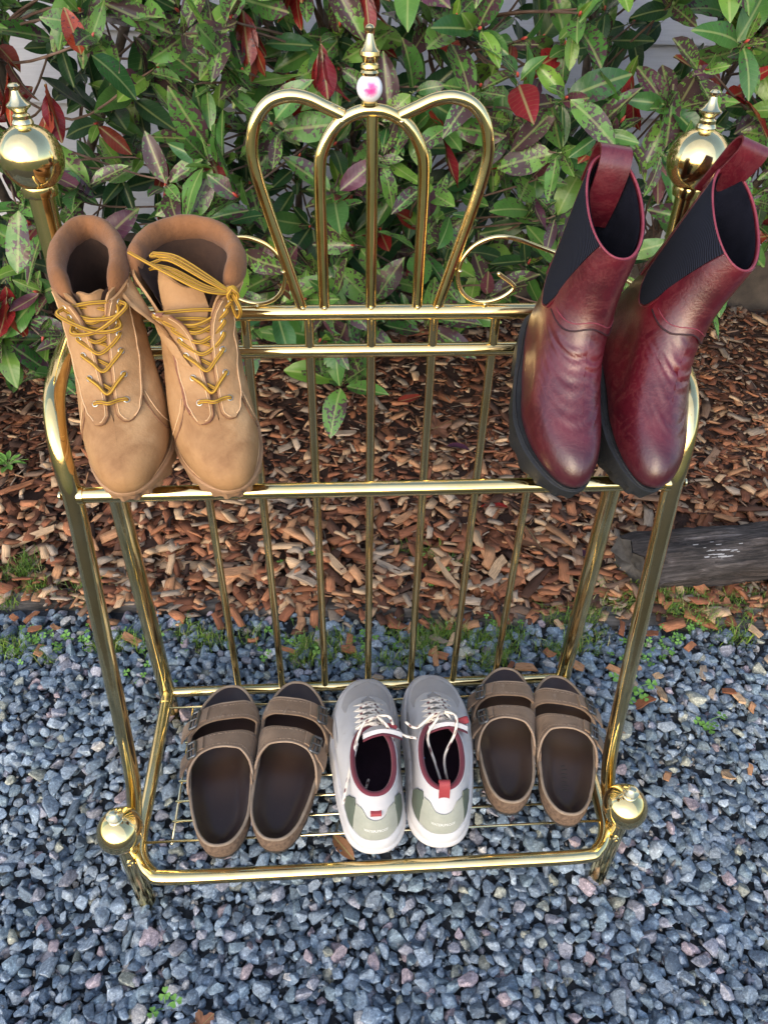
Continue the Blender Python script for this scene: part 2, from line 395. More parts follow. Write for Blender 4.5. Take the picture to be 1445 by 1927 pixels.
# ---- gravel
def stone_protos(n, seed):
    rs = np.random.default_rng(seed); out = []
    for i in range(n):
        bm = bmesh.new()
        k = rs.integers(11, 17)
        P = rs.normal(size=(k, 3)); P /= np.linalg.norm(P, axis=1)[:, None]
        P *= rs.uniform(0.82, 1.08, (k, 1)) * np.array([rs.uniform(0.95, 1.3), rs.uniform(0.75, 1.0), rs.uniform(0.55, 0.8)])
        for p in P: bm.verts.new(p)
        r = bmesh.ops.convex_hull(bm, input=bm.verts)
        bmesh.ops.delete(bm, geom=[g for g in r['geom_interior'] if isinstance(g, bmesh.types.BMVert)], context='VERTS')
        bmesh.ops.dissolve_limit(bm, angle_limit=math.radians(12), verts=bm.verts, edges=bm.edges)
        bmesh.ops.bevel(bm, geom=list(bm.edges), offset=0.10, segments=1, affect='EDGES', profile=0.5, clamp_overlap=True)
        bmesh.ops.triangulate(bm, faces=bm.faces)
        bm.verts.index_update()
        out.append((np.array([v.co for v in bm.verts]), np.array([[v.index for v in f.verts] for f in bm.faces])))
        bm.free()
    return out
def scatter(protos, pos, scale, rots, cols, mat, name, with_lc=False, smooth=False, auto=None):
    """one joined mesh of many placed copies of small shapes"""
    Vs, Fs, Cs, Ls = [], [], [], []; n = 0
    ids = RNG.integers(0, len(protos), len(pos))
    for i in range(len(pos)):
        pv, pf = protos[ids[i]]
        v = (pv*scale[i]) @ rots[i].T + pos[i]
        Vs.append(v); Fs.append(pf + n); n += len(v); Cs.append(np.broadcast_to(cols[i], (len(v), 3)))
        if with_lc: Ls.append(pv*scale[i] + RNG.uniform(0, 20))
    V = np.concatenate(Vs).astype(np.float32); F = np.concatenate(Fs).astype(np.int32); C = np.concatenate(Cs)
    me = bpy.data.meshes.new(name); me.vertices.add(len(V)); me.vertices.foreach_set('co', V.ravel())
    me.loops.add(F.size); me.loops.foreach_set('vertex_index', F.ravel())
    me.polygons.add(len(F)); me.polygons.foreach_set('loop_start', np.arange(0, F.size, 3, dtype=np.int32)); me.polygons.foreach_set('loop_total', np.full(len(F), 3, dtype=np.int32))
    me.update(calc_edges=True)
    if smooth: me.polygons.foreach_set('use_smooth', np.ones(len(F), dtype=bool))
    if auto: me.set_sharp_from_angle(angle=math.radians(auto))
    a = me.color_attributes.new('Col', 'FLOAT_COLOR', 'POINT'); c = np.ones((len(V), 4), dtype=np.float32); c[:, :3] = C; a.data.foreach_set('color', c.ravel())
    if with_lc:
        a = me.attributes.new('lc', 'FLOAT_VECTOR', 'POINT'); a.data.foreach_set('vector', np.concatenate(Ls).astype(np.float32).ravel())
    me.materials.append(mat); me.validate()
    return obj(name, me)
def rand_rot(n, tilt, seed):
    rs = np.random.default_rng(seed); R = []
    for i in range(n): R.append(rotm(rs.normal(0, tilt), rs.normal(0, tilt), rs.uniform(0, 2*PI)))
    return R
def gravel_layer(pitch, x0, x1, y0, y1, dz, seed, smin=0.008, smax=0.0138):
    rs = np.random.default_rng(seed)
    nx = int((x1-x0)/pitch); ny = int((y1-y0)/(pitch*0.88)); P = []
    for j in range(ny):
        for i in range(nx):
            x = x0 + (i + 0.5*(j % 2))*pitch + rs.normal(0, pitch*0.2); y = y0 + j*pitch*0.88 + rs.normal(0, pitch*0.2)
            e = edge_y(x)
            if y > e - 0.02: continue
            # stones thin out where grass and chips creep in towards the timber
            if y > e - 0.13 and rs.random() < 0.62*(1-(e-y)/0.13): continue
            P.append((x, y, float(ground_z(x, y)) + dz + rs.normal(0, 0.0022)))
    P = np.array(P); n = len(P)
    s = np.clip(np.exp(rs.normal(math.log(0.0106), 0.27, n)), smin, smax*1.35)
    c = np.zeros((n, 3)); k = rs.random(n)
    base = np.array([(0.130, 0.180, 0.240), (0.175, 0.225, 0.285), (0.095, 0.13, 0.175), (0.225, 0.27, 0.32), (0.15, 0.20, 0.24)])
    c[:] = base[rs.integers(0, 5, n)]
    c[k < 0.035] = (0.27, 0.225, 0.25); c[(k > 0.05) & (k < 0.12)] = (0.23, 0.235, 0.275); c[(k > 0.12) & (k < 0.16)] = (0.26, 0.27, 0.23); c[(k > 0.16) & (k < 0.175)] = (0.38, 0.37, 0.36)
    c *= rs.uniform(0.80, 1.35, (n, 1))
    return P, s, c
SP = stone_protos(26, 5)
Pa, sa, ca = gravel_layer(0.0165, -1.4, 1.5, -0.62, 0.26, 0.000, 21)
Pb, sb, cb = gravel_layer(0.0185, -1.05, 1.15, -0.60, 0.24, 0.0105, 22)
P = np.concatenate([Pa, Pb]); S_ = np.concatenate([sa, sb]); C_ = np.concatenate([ca, cb])
def grit(n, seed):
    rs = np.random.default_rng(seed); x = rs.uniform(-.95, 1.05, n); y = rs.uniform(-.56, .2, n); k = y < edge_y(x)-.02; x, y = x[k], y[k]
    c = np.array([(0.11, 0.145, 0.185), (0.16, 0.19, 0.225), (0.075, 0.095, 0.12), (0.2, 0.19, 0.18)])[rs.integers(0, 4, len(x))]*rs.uniform(.7, 1.2, (len(x), 1))
    return np.stack([x, y, ground_z(x, y)+rs.uniform(.002, .012, len(x))], -1), rs.uniform(.0025, .0055, len(x)), c
Pg, sg, cg = grit(9000, 24)
def hull_protos(n, seed):
    rs = np.random.default_rng(seed); out = []
    for i in range(n):
        bm = bmesh.new()
        for p in rs.normal(size=(9, 3)): bm.verts.new(p/np.linalg.norm(p)*np.array([1.2, .9, .7]))
        r = bmesh.ops.convex_hull(bm, input=bm.verts); bmesh.ops.delete(bm, geom=[g for g in r['geom_interior'] if isinstance(g, bmesh.types.BMVert)], context='VERTS'); bm.verts.index_update()
        out.append((np.array([v.co for v in bm.verts]), np.array([[v.index for v in f.verts] for f in bm.faces]))); bm.free()
    return out
gt = scatter(hull_protos(8, 6), Pg, sg, rand_rot(len(Pg), 1.0, 10), cg, MAT['gravel'], 'gravel_grit')
tag(gt, 'fine grit packed between the gravel stones', 'grit', kind='stuff')
gv = scatter(SP, P, S_, rand_rot(len(P), 0.45, 9), C_, MAT['gravel'], 'gravel', auto=24, smooth=True)
tag(gv, 'loose crushed blue grey gravel under and around the rack', 'gravel', kind='stuff')

# ---- wood chip mulch
def chip_protos(n, seed):
    rs = np.random.default_rng(seed); out = []
    for i in range(n):
        nx = 4; ring = np.array([(-.5, -.5), (.5, -.5), (.5, .5), (-.5, .5)])
        X = np.array([-.5, -.17, .17, .5]); V = np.zeros((nx, 4, 3))
        tap = [rs.uniform(.55, 1.0), rs.uniform(.9, 1.1), rs.uniform(.9, 1.1), rs.uniform(.4, 1.0)] if i % 3 == 0 else [rs.uniform(.85, 1.05), rs.uniform(.95, 1.05), rs.uniform(.95, 1.05), rs.uniform(.8, 1.05)]
        bend = rs.normal(0, .12); sk = rs.normal(0, 0.10, 2)
        for a in range(nx):
            V[a, :, 0] = X[a] + (ring[:, 0]*sk[0] if a == 0 else ring[:, 0]*sk[1] if a == 3 else 0)
            V[a, :, 1] = ring[:, 0]*tap[a] + bend*(X[a]**2*4)
            V[a, :, 2] = ring[:, 1]*(1 if 0 < a < 3 else rs.uniform(.5, 1)) + rs.normal(0, .15)
        V += rs.normal(0, 0.035, V.shape)
        F = []
        for f in grid_faces(nx, 4, wrap=True): F += [(f[0], f[1], f[2]), (f[0], f[2], f[3])]
        F += [(0, 2, 1), (0, 3, 2), (12, 13, 14), (12, 14, 15)]
        out.append((V.reshape(-1, 3), np.array([t[::-1] for t in F])))
    return out
CP = chip_protos(14, 4)
CHIP_COL = np.array([(0.25, 0.100, 0.058), (0.36, 0.155, 0.085), (0.17, 0.070, 0.044), (0.44, 0.235, 0.135), (0.52, 0.355, 0.235), (0.36, 0.285, 0.235), (0.10, 0.05, 0.036), (0.06, 0.034, 0.028), (0.24, 0.155, 0.115)])*np.array([0.97, 0.95, 0.86])
def chip_fields(n, seed, x0, x1, t0, t1, zlift, lmean):
    rs = np.random.default_rng(seed)
    x = rs.uniform(x0, x1, n); t = rs.uniform(t0, t1, n)
    y = edge_y(x) + 0.005 + t*1.40
    z = mulch_z(x, y) + rs.uniform(0, zlift, n)
    L = np.clip(np.exp(rs.normal(math.log(lmean), 0.5, n)), 0.008, 0.08)
    L = L*(1 + .35*(1-smooth01((y-.35)/.5)))
    W = np.clip(L*rs.uniform(0.22, 0.6, n), 0.004, 0.020); T = rs.uniform(0.0015, 0.0048, n)
    far = smooth01((y-0.55)/0.6)
    pr = np.array([.17, .13, .16, .11, .10, .09, .11, .08, .05]); k = rs.choice(9, n, p=pr/pr.sum())
    kf = rs.choice([0, 2, 5, 6, 7, 8, 4], n, p=[.12, .2, .15, .2, .13, .15, .05]); k = np.where(rs.random(n) < far*0.75, kf, k)
    c = CHIP_COL[k]*rs.uniform(0.7, 1.3, (n, 1))*(1 + .10*(1-far[:, None]))
    return np.stack([x, y, z], -1), np.stack([L, W, T], -1), c
A = chip_fields(11500, 31, -1.8, 2.1, 0, 1, 0.010, 0.020)
B = chip_fields(8300, 32, -1.8, 2.1, 0, 1, 0.020, 0.029)
P = np.concatenate([A[0], B[0]]); S_ = np.concatenate([A[1], B[1]]); C_ = np.concatenate([A[2], B[2]])
rs = np.random.default_rng(45); n = 6000; x = rs.uniform(-1.35, 1.65, n); y = edge_y(x) + .005 + rs.uniform(0, 1, n)*1.4
L_ = rs.uniform(.008, .035, n); k = rs.choice([2, 6, 7, 8, 5, 3], n, p=[.2, .28, .22, .12, .08, .1])
P = np.concatenate([P, np.stack([x, y, mulch_z(x, y)+rs.uniform(.004, .022, n)], -1)]); S_ = np.concatenate([S_, np.stack([L_, rs.uniform(.0012, .004, n), rs.uniform(.0008, .002, n)], -1)]); C_ = np.concatenate([C_, CHIP_COL[k]*rs.uniform(.6, 1.2, (n, 1))])
rs = np.random.default_rng(46); n = 650; x = rs.uniform(-1.0, 1.2, n); y = edge_y(x) + .01 + np.abs(rs.normal(0, .26, n))
L_ = np.clip(np.exp(rs.normal(math.log(.034), .3, n)), .022, .065); k = rs.choice([1, 3, 4, 5, 0, 8], n, p=[.16, .18, .24, .18, .14, .10])
P = np.concatenate([P, np.stack([x, y, mulch_z(x, y)+rs.uniform(.016, .026, n)], -1)]); S_ = np.concatenate([S_, np.stack([L_, np.clip(L_*rs.uniform(.25, .55, n), .007, .021), rs.uniform(.003, .006, n)], -1)]); C_ = np.concatenate([C_, CHIP_COL[k]*rs.uniform(.9, 1.4, (n, 1))])
# chips spilling over the timber onto the gravel margin
rs = np.random.default_rng(44); n = 900; x = rs.uniform(-1.2, 1.4, n); y = edge_y(x) + rs.normal(0.015, 0.032, n)
z = np.where(y < edge_y(x)-.02, ground_z(x, y)+.016, 0.104) + rs.uniform(0, .006, n)
L_ = np.clip(np.exp(rs.normal(math.log(.024), .4, n)), .01, .05)
keep = rs.random(n) < 0.35 + 0.65*(np.sin(x*7+1)*np.sin(x*3.1) > -.1)
k = rs.choice(9, n, p=[.2, .2, .1, .15, .12, .1, .06, .03, .04])
P = np.concatenate([P, np.stack([x, y, z], -1)[keep]]); S_ = np.concatenate([S_, np.stack([L_, L_*rs.uniform(.25, .55, n), rs.uniform(.002, .005, n)], -1)[keep]]); C_ = np.concatenate([C_, (CHIP_COL[k]*rs.uniform(.8, 1.35, (n, 1)))[keep]])
mu = scatter(CP, P, S_, rand_rot(len(P), 0.24, 8), C_, MAT['chips'], 'wood_chip_mulch', with_lc=True)
tag(mu, 'reddish brown wood chip mulch covering the planting bed', 'mulch', kind='stuff')
# ---- grass, moss and clover along the timber
def blade(base, h, lean, az, w):
    d = np.array([math.cos(az), math.sin(az), 0]); s = np.array([-math.sin(az), math.cos(az), 0])*w
    p0 = base; p1 = base + d*h*lean*0.35 + np.array([0, 0, h*0.6]); p2 = base + d*h*lean + np.array([0, 0, h*(1-0.35*lean)])
    return [p0-s, p0+s, p1+s*0.7, p1-s*0.7, p2], [(0, 1, 2, 3), (3, 2, 4)]
rs = np.random.default_rng(77); g = G()
tufts = [(-0.66, 0.31, 0.10, 420), (-0.52, 0.29, 0.06, 160), (0.55, 0.21, 0.11, 380), (0.72, 0.20, 0.10, 420), (0.42, 0.165, 0.06, 200), (0.62, 0.145, 0.09, 260), (0.82, 0.12, 0.1, 260),
         (0.24, 0.13, 0.07, 320), (0.05, 0.11, 0.08, 260), (-0.10, 0.12, 0.07, 240), (-0.42, 0.15, 0.07, 200), (-0.60, 0.14, 0.06, 160), (0.14, 0.15, 0.05, 200), (0.34, 0.10, 0.06, 140), (-0.25, 0.14, 0.06, 120), (0.9, 0.22, 0.08, 200), (0.12, 0.35, 0.06, 90), (-0.75, 0.2, 0.06, 120)]
for (tx, ty, tr, nb) in tufts:
    sub = rs.normal(0, 1, (max(3, nb//28), 2))*tr*0.55
    for i in range(nb*2):
        cxy = sub[rs.integers(len(sub))]; x = tx + cxy[0] + rs.normal(0, 0.012); y = ty + cxy[1]*0.6 + rs.normal(0, 0.010)
        z = (float(ground_z(x, y)) if y < edge_y(x) else mulch_z(x, y)) + 0.004
        V, F = blade(np.array([x, y, z]), rs.uniform(0.010, 0.036), rs.uniform(0.2, 1.1), rs.uniform(0, 2*PI), rs.uniform(0.0005, 0.0011))
        c = np.array([(0.12, 0.22, 0.03), (0.20, 0.30, 0.04), (0.07, 0.15, 0.03), (0.32, 0.31, 0.13)][rs.choice(4, p=[.4, .27, .23, .1])])*rs.uniform(.7, 1.3)
        g.add(V, F, c)
gr = g.obj('grass', MAT['grass'], smooth=False); tag(gr, 'fine green grass and moss along the edging timber', 'grass', kind='stuff')
MAT['clover'] = mat_mottled('clover_leaf', (0.10, 0.24, 0.035), (0.17, 0.36, 0.07), 70, (0.5, 0.6), 400, 0.0004)
def clover_leaf(c, r, nrm_t, az):
    """three notched lobes on a short stalk"""
    V = []; F = []; R = rotm(nrm_t[0], nrm_t[1], az)
    for k in range(3):
        a0 = k*2*PI/3; n = len(V)
        pts = [(0.06, 0), (0.55, -0.50), (0.92, -0.36), (0.86, 0), (0.92, 0.36), (0.55, 0.50)]
        for (u, v) in pts:
            q = np.array([u*math.cos(a0)-v*math.sin(a0), u*math.sin(a0)+v*math.cos(a0), 0.10*abs(v)*1.6])*r
            V.append(R @ q + c)
        F += [(n, n+1, n+2, n+3), (n, n+3, n+4, n+5)]
    return V, F
g = G()
cl_spots = [(-0.48, 0.15, .06, 26), (-0.60, 0.16, .05, 16), (-0.36, 0.10, .06, 16), (-0.14, 0.13, .06, 24), (0.00, 0.12, .05, 20), (0.26, 0.17, .04, 10), (-0.68, 0.08, .05, 10), (0.52, 0.10, .05, 26), (0.60, 0.13, .04, 16), (0.47, 0.06, .03, 10), (0.14, 0.32, .06, 10), (-0.12, .33, .05, 8)]
for (tx, ty, tr, nb) in cl_spots:
    for i in range(nb):
        x = tx + rs.normal(0, tr*.6); y = ty + rs.normal(0, tr*.35); z = (float(ground_z(x, y)) if y < edge_y(x) else mulch_z(x, y)) + rs.uniform(0.012, 0.022)
        r = rs.uniform(0.004, 0.0085); az = rs.uniform(0, 6.28)
        V, F = clover_leaf(np.array([x, y, z]), r, rs.normal(0, .3, 2), az); g.add(V, F)
        V, F = tube(np.array([(x, y, z), (x+rs.normal(0, .004), y+rs.normal(0, .004), z-0.018)]), 0.0005, 4); g.add(V, F)
co = g.obj('clover_patches', MAT['clover'], smooth=False); tag(co, 'small bright green clover scattered along the gravel edge', 'clover', kind='stuff')
def weed(name, label, x, y, z, leaves, r, seed, group=None, obl=False):
    rs = np.random.default_rng(seed); t = thing(name, label, 'weed', (x, y, z), group)
    g = G()
    for i in range(leaves):
        az = rs.uniform(0, 6.28); rr = rs.uniform(.25, 1)*r
        p = np.array([rr*math.cos(az), rr*math.sin(az), rs.uniform(0.010, 0.022)])
        if obl:
            L = rs.uniform(.020, .034); mv, mf = LEAF_P[0]; q = (mv*L) @ rotm(0, rs.uniform(-.5, .1), az).T + p*0.35
            o = obj('leaf', mesh('leaf', q, [tuple(f) for f in mf], MAT['clover']), t)
        else:
            V, F = clover_leaf(p, rs.uniform(.007, .0115), rs.normal(0, .25, 2), az); o = obj('leaf', mesh('leaf', V, F, MAT['clover'], smooth=False), t)
        V, F = tube(cr([(0, 0, -0.004), p*0.5 + np.array([0, 0, .004]), p], 3), 0.0006, 5); g.add(V, F)
    g.obj('stem', MAT['clover'], t)
    return t

# ---- leaves
def leaf_proto(wid, fold, curl, wave, seed, nu=8, nt=5):
    rs = np.random.default_rng(seed); V = []; lc = []
    for i in range(nu):
        x = i/(nu-1)
        w = wid*(max(math.sin(PI*min(x, 1)**0.95), 0)**0.72) + 0.006
        if i == nu-1: w = 0.012
        for j in range(nt):
            s = (j/(nt-1)-.5)*2
            y = s*w; z = fold*abs(y) - curl*x*x + wave*math.sin(x*9+s*2+seed)*abs(s)*0.5 + 0.01*rs.normal()*abs(s)
            V.append((x, y, z)); lc.append((x, y, 0))
    n = len(V)
    V = np.array(V); F = grid_faces(nu, nt)
    # stalk
    s0 = [(-0.14, -0.010, 0.02), (-0.14, 0.010, 0.02)]
    V = np.concatenate([V, s0]); lc += [(-0.14, -.001, 0), (-0.14, .001, 0)]
    F.append((n, 1, 3, n+1)); F.append
    return V, F, np.array(lc)
LEAF_SHAPES = [(0.20, .35, .10, .03), (0.235, .25, .22, .04), (0.185, .5, .05, .02), (0.215, .3, -.08, .05), (0.245, .2, .32, .03), (0.19, .6, .15, .03), (0.205, .15, .45, .05), (0.17, .45, -.18, .06), (0.225, .55, .2, .06), (0.195, .1, .02, .07)]
LEAF_V = [leaf_proto(*p, seed=i) for i, p in enumerate(LEAF_SHAPES)]
LEAF_P = [(v, np.array([f for f in F])) for v, F, l in [leaf_proto(*LEAF_SHAPES[0], seed=1)]]
LEAF_ME = {}
def leaf_mesh(mat, k):
    if (mat, k) not in LEAF_ME:
        V, F, l = LEAF_V[k]; LEAF_ME[(mat, k)] = mesh('leaf', V, F, MAT[mat], lc=l)
    return LEAF_ME[(mat, k)]

# ---- shrubs
def mat_bark(name, c1, c2):
    return mat_mottled(name, c1, c2, 30, (0.8, 0.95), 150, 0.002)
MAT['bark'] = mat_bark('shrub_bark', (0.07, 0.055, 0.045), (0.20, 0.16, 0.135))
MAT['twig'] = mat_bark('shrub_twig', (0.11, 0.06, 0.045), (0.20, 0.14, 0.11))
MAT['bud'] = mat_mottled('red_shoot', (0.42, 0.04, 0.035), (0.55, 0.12, 0.09), 60, (0.4, 0.5))
camp = np.array(cam.location)
cr2, cu2, ca2 = np.array(_r2), np.array(_u2), np.array(_a)
def in_view(p):
    d = p - camp; w = d @ ca2
    if w < 0.05: return False
    return abs(d @ cr2)/w < 0.52 and abs(d @ cu2)/w < 0.69
def low_z(x):
    return 0.44 - 0.07*math.exp(-((x+0.03)/0.08)**2) - 0.15*smooth01((-x-0.40)/0.25) + 0.16*float(smooth01((x-0.62)/0.25))
def frame_from(axis, ref):
    a = axis/np.linalg.norm(axis); b = ref - a*np.dot(a, ref); b /= np.linalg.norm(b)+1e-9
    return a, b, np.cross(a, b)
def make_shrub(label, x0, x1, bx, seed, nros, specials=()):
    rs = np.random.default_rng(seed)
    t = thing('photinia_shrub', label, 'shrub', (bx, 1.12, 0.09), 'shrubs along the house wall')
    O = np.array([bx, 1.12, 0.09])
    limbs = []
    for i in range(6):
        top = np.array([x0 + (x1-x0)*(i+.5)/6 + rs.normal(0, .05), rs.uniform(0.85, 1.35), rs.uniform(1.15, 1.5)])
        st = O + np.array([rs.normal(0, .05), rs.normal(0, .05), 0])
        mid = st*.5 + top*.5 + np.array([rs.normal(0, .05), rs.normal(0, .05), rs.normal(.06, .05)])
        q1 = st*.75 + top*.25 + np.array([rs.normal(0, .04), rs.normal(0, .04), .03])
        P = cr([st - np.array([0, 0, .03]), q1, mid, mid*.5+top*.5 + rs.normal(0, .04, 3), top], 7)
        r = np.linspace(rs.uniform(.011, .018), .0035, len(P))*(1+0.12*np.sin(np.arange(len(P))*1.7))
        V, F = tube(P-O, r, 8); obj('branch', mesh('branch', V, F, MAT['bark']), t); limbs.append(P)
    LP = np.concatenate([l[6:] for l in limbs])
    tw = G(); bud = G(); leaves = []
    ros = []
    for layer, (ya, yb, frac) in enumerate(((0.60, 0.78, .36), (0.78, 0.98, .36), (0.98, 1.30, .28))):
        n = int(nros*frac); tries = 0; pts = []
        while len(pts) < n and tries < 6000:
            tries += 1
            x = rs.uniform(x0, x1); y = rs.uniform(ya, yb)
            lo = low_z(x) + (y-0.68)*(-0.10) if layer < 2 else low_z(x) - 0.10
            z = lo + (1.42-lo)*rs.random()**1.15
            p = np.array([x, y, z])
            if all(np.linalg.norm((p-q)*np.array([1, .6, 1])) > 0.040 for q in pts): pts.append(p)
        ros += [(p, layer, None) for p in pts]
    for sp in specials: ros.append((np.array(sp[0]), 0, sp[1]))
    for (p, layer, spec) in ros:
        k = np.argmin(np.linalg.norm(LP - p - np.array([0, .10, -.16]), axis=1)); a = LP[k]
        m1 = a*.55 + p*.45 + np.array([rs.normal(0, .02), rs.normal(0.01, .02), rs.normal(-.01, .02)])
        path = cr([a, m1, p*.85+m1*.15+rs.normal(0, .006, 3), p], 4)
        V, F = tube(path-O, np.linspace(.0030, .0014, len(path)), 5, cap=False); tw.add(V, F)
        out = np.array([rs.normal(0, .45), -0.75 + rs.normal(0, .25), rs.normal(.55, .35)])
        if spec == 'hang': out = np.array([rs.normal(0, .1), -.25, -.95])
        a_, b_, c_ = frame_from(out, np.array([rs.normal(), rs.normal(), rs.normal()]))
        nl = rs.integers(5, 9) if spec != 'hang' else 5
        ph = rs.uniform(0, 6.28)
        mr = rs.random()
        for i in range(nl):
            ang = ph + i*2.4 + rs.normal(0, .45)
            open_ = rs.uniform(0.6, 1.75) if i > 1 else rs.uniform(0.2, .7)
            if spec == 'hang': open_ = rs.uniform(.08, .38)
            rad = b_*math.cos(ang) + c_*math.sin(ang)
            d = a_*math.cos(open_) + rad*math.sin(open_); d[2] -= 0.12 if spec != 'hang' else 0; d /= np.linalg.norm(d)
            nrm = a_*math.sin(open_) - rad*math.cos(open_) + rs.normal(0, .38, 3)
            nrm += np.array([0, -.10, .28]) if spec != 'hang' else 0
            nrm -= d*np.dot(nrm, d); nrm /= np.linalg.norm(nrm); side = np.cross(nrm, d)
            L = rs.uniform(.056, .112)*(1.0 if i > 1 else .62)
            if spec == 'hang': L = rs.uniform(.065, .085)
            q = rs.random()
            if spec in ('hang', 'red'): mt = 'leaf_red'
            elif spec == 'purple' and i < 3: mt = 'leaf_purple'
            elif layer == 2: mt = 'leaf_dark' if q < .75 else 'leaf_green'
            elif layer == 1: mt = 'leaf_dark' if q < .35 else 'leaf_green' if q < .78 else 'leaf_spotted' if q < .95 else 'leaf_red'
            else:
                if mr < .50: mt = 'leaf_spotted' if q < .68 else 'leaf_green' if q < .93 else 'leaf_purple'
                else: mt = 'leaf_green' if q < .80 else 'leaf_spotted' if q < .94 else 'leaf_purple' if q < .975 else 'leaf_red'
            st = p + d*0.10*L + a_*rs.uniform(-.045, .006)
            M = np.stack([d*L, side*L*rs.uniform(.85, 1.15), nrm*L], 1)
            leaves.append((st, M, mt, int(rs.integers(len(LEAF_V)))))
        if rs.random() < .5:
            V, F = tube(np.array([p - a_*.004, p + a_*.004, p + a_*.010])-O, [.0022, .0028, .0008], 6); bud.add(V, F)
    # the leaves that show largest are parts of their own, the others one mass
    dist = [(np.linalg.norm(l[0]+l[1][:, 0]*.5-camp) if in_view(l[0]+l[1][:, 0]*.5) else 99) for l in leaves]
    order = np.argsort(dist); mass = {}
    for rank, i in enumerate(order):
        st, M, mt, k = leaves[i]
        if rank < 300 and dist[i] < 90:
            o = obj('leaf', leaf_mesh(mt, k), t)
            o.matrix_local = Matrix([[*M[0], st[0]-O[0]], [*M[1], st[1]-O[1]], [*M[2], st[2]-O[2]], [0, 0, 0, 1]])
        else: mass.setdefault(mt, []).append((st, M, k))
    mats = list(mass); Vs = []; Fs = []; Ls = []; Rn = []; Mi = []; n = 0
    for mi, mt in enumerate(mats):
        for st, M, k in mass[mt]:
            v, F, l = LEAF_V[k]
            Vs.append(v @ M.T + st - O); Fs += [tuple(a+n for a in f) for f in F]; n += len(v); Ls.append(l); Rn += [rs.random()]*len(v); Mi += [mi]*len(F)
    if Vs:
        me = mesh('foliage', np.concatenate(Vs), Fs, [MAT[mt] for mt in mats], lc=np.concatenate(Ls), rnd=Rn)
        me.polygons.foreach_set('material_index', Mi); fo = obj('foliage', me, t); tag(fo, kind='stuff')
    o = tw.obj('twigs', MAT['twig'], t); tag(o, kind='stuff')
    if bud.V: o = bud.obj('shoot_tips', MAT['bud'], t); tag(o, kind='stuff')
    return t
make_shrub('shrub at left behind the tan boots with spotted green and drooping red leaves', -1.30, -0.34, -0.72, 51, 310,
    [((-0.52, .70, .875), 'hang'), ((-0.575, .70, .90), 'hang'), ((-0.345, .72, .74), 'hang'), ((-.69, .70, .50), 'hang')])
make_shrub('shrub in the middle behind the brass crown with red hanging leaves', -0.34, 0.42, 0.02, 52, 290,
    [((-0.174, .70, .975), 'hang'), ((-0.05, .70, .935), 'hang'), ((0.02, .72, 1.04), 'hang'), ((-.09, .72, 1.05), 'hang'), ((-.03, .64, .36), None), ((.34, .68, .755), 'purple'), ((.0, .66, .43), None), ((-.275, .72, .74), 'hang')])
make_shrub('shrub at right behind the burgundy boots with bare grey stems showing', 0.42, 1.45, 0.68, 53, 250,
    [((0.51, .76, .885), 'hang'), ((.70, .72, .90), 'red')])

# ---- log lying on the bed
rs = np.random.default_rng(19)
nx, nr = 60, 26; L = 0.80; X = np.linspace(0, L, nx); th = np.linspace(0, 2*PI, nr, endpoint=False)
V = np.zeros((nx, nr, 3))
for i in range(nx):
    rr = 0.058*(1 + 0.07*np.sin(th*3+1) + 0.05*np.sin(th*7 + X[i]*9) + 0.05*np.sin(X[i]*14+th) + 0.035*np.sin(th*11+X[i]*3) + .03*np.sin(th*5-X[i]*23)) + rs.normal(0, 0.0013, nr)
    if i == 0: rr = rr*.93
    V[i, :, 0] = X[i] + (0.010*np.sin(th*2+1) - .016*np.cos(th) + .006*np.sin(th*7) + rs.normal(0, .003, nr) if i < 1 else 0); V[i, :, 1] = rr*np.cos(th)*1.0; V[i, :, 2] = rr*np.sin(th)*0.98
F = grid_faces(nx, nr, wrap=True); Vf = V.reshape(-1, 3)
log = thing('fallen_log', 'charred grey weathered log lying on wood chips behind the rack', 'log', (0.530, 0.272, 0.142)); log.rotation_euler = (0.2, -0.01, 0.10)
m, ns, ls, b = new_mat('weathered_log')
tc = ns.new('ShaderNodeTexCoord').outputs['Object']
mp = ns.new('ShaderNodeMapping'); mp.inputs['Scale'].default_value = (2, 22, 22); ls.new(tc, mp.inputs[0])
g_ = noise(ns, ls, mp.outputs[0], 6, 8, 0.7, 0.4); d_ = noise(ns, ls, tc, 9, 5, 0.6)
r1 = ramp(ns, [(0.34, (0.010, 0.009, 0.009)), (0.48, (0.04, 0.034, 0.032)), (0.60, (0.095, 0.082, 0.078)), (0.74, (0.24, 0.225, 0.22))]); ls.new(g_.outputs[0], r1.inputs[0])
r2 = ramp(ns, [(0.35, (0.6, 0.5, 0.48)), (0.65, (1.2, 1.2, 1.25))]); ls.new(d_.outputs[0], r2.inputs[0])
ls.new(mixc(ns, ls, 1.0, r1.outputs[0], r2.outputs[0], 'MULTIPLY'), b.inputs['Base Color']); b.inputs['Roughness'].default_value = 0.8
bb = bump(ns, ls, g_.outputs[0], 0.012, 1.0); ls.new(bb.outputs[0], b.inputs['Normal']); MAT['log'] = m
MAT['char'] = mat_mottled('charred_end', (0.03, 0.028, 0.027), (0.13, 0.12, 0.112), 38, (0.8, .95), 90, 0.004)
MAT['flake'] = mat_mottled('pale_flake', (0.22, 0.22, 0.235), (0.36, 0.36, 0.37), 80, (0.7, .8))
obj('trunk', mesh('trunk', Vf, F + [tuple((nx-1)*nr+k for k in range(nr-1, -1, -1))], MAT['log'], auto=50), log)
ev = [V[0].mean(0) + np.array([.004, 0, 0])]; EF = []
rings = [(.35, -.002), (.7, .001), (.93, .0), (1, -.001)]
for f_, dx in rings:
    for k in range(nr):
        c0 = V[0].mean(0); q = c0 + (V[0][k]-c0)*f_; q = q + np.array([dx + rs.normal(0, .001) - 0.001, 0, 0]); ev.append(q)
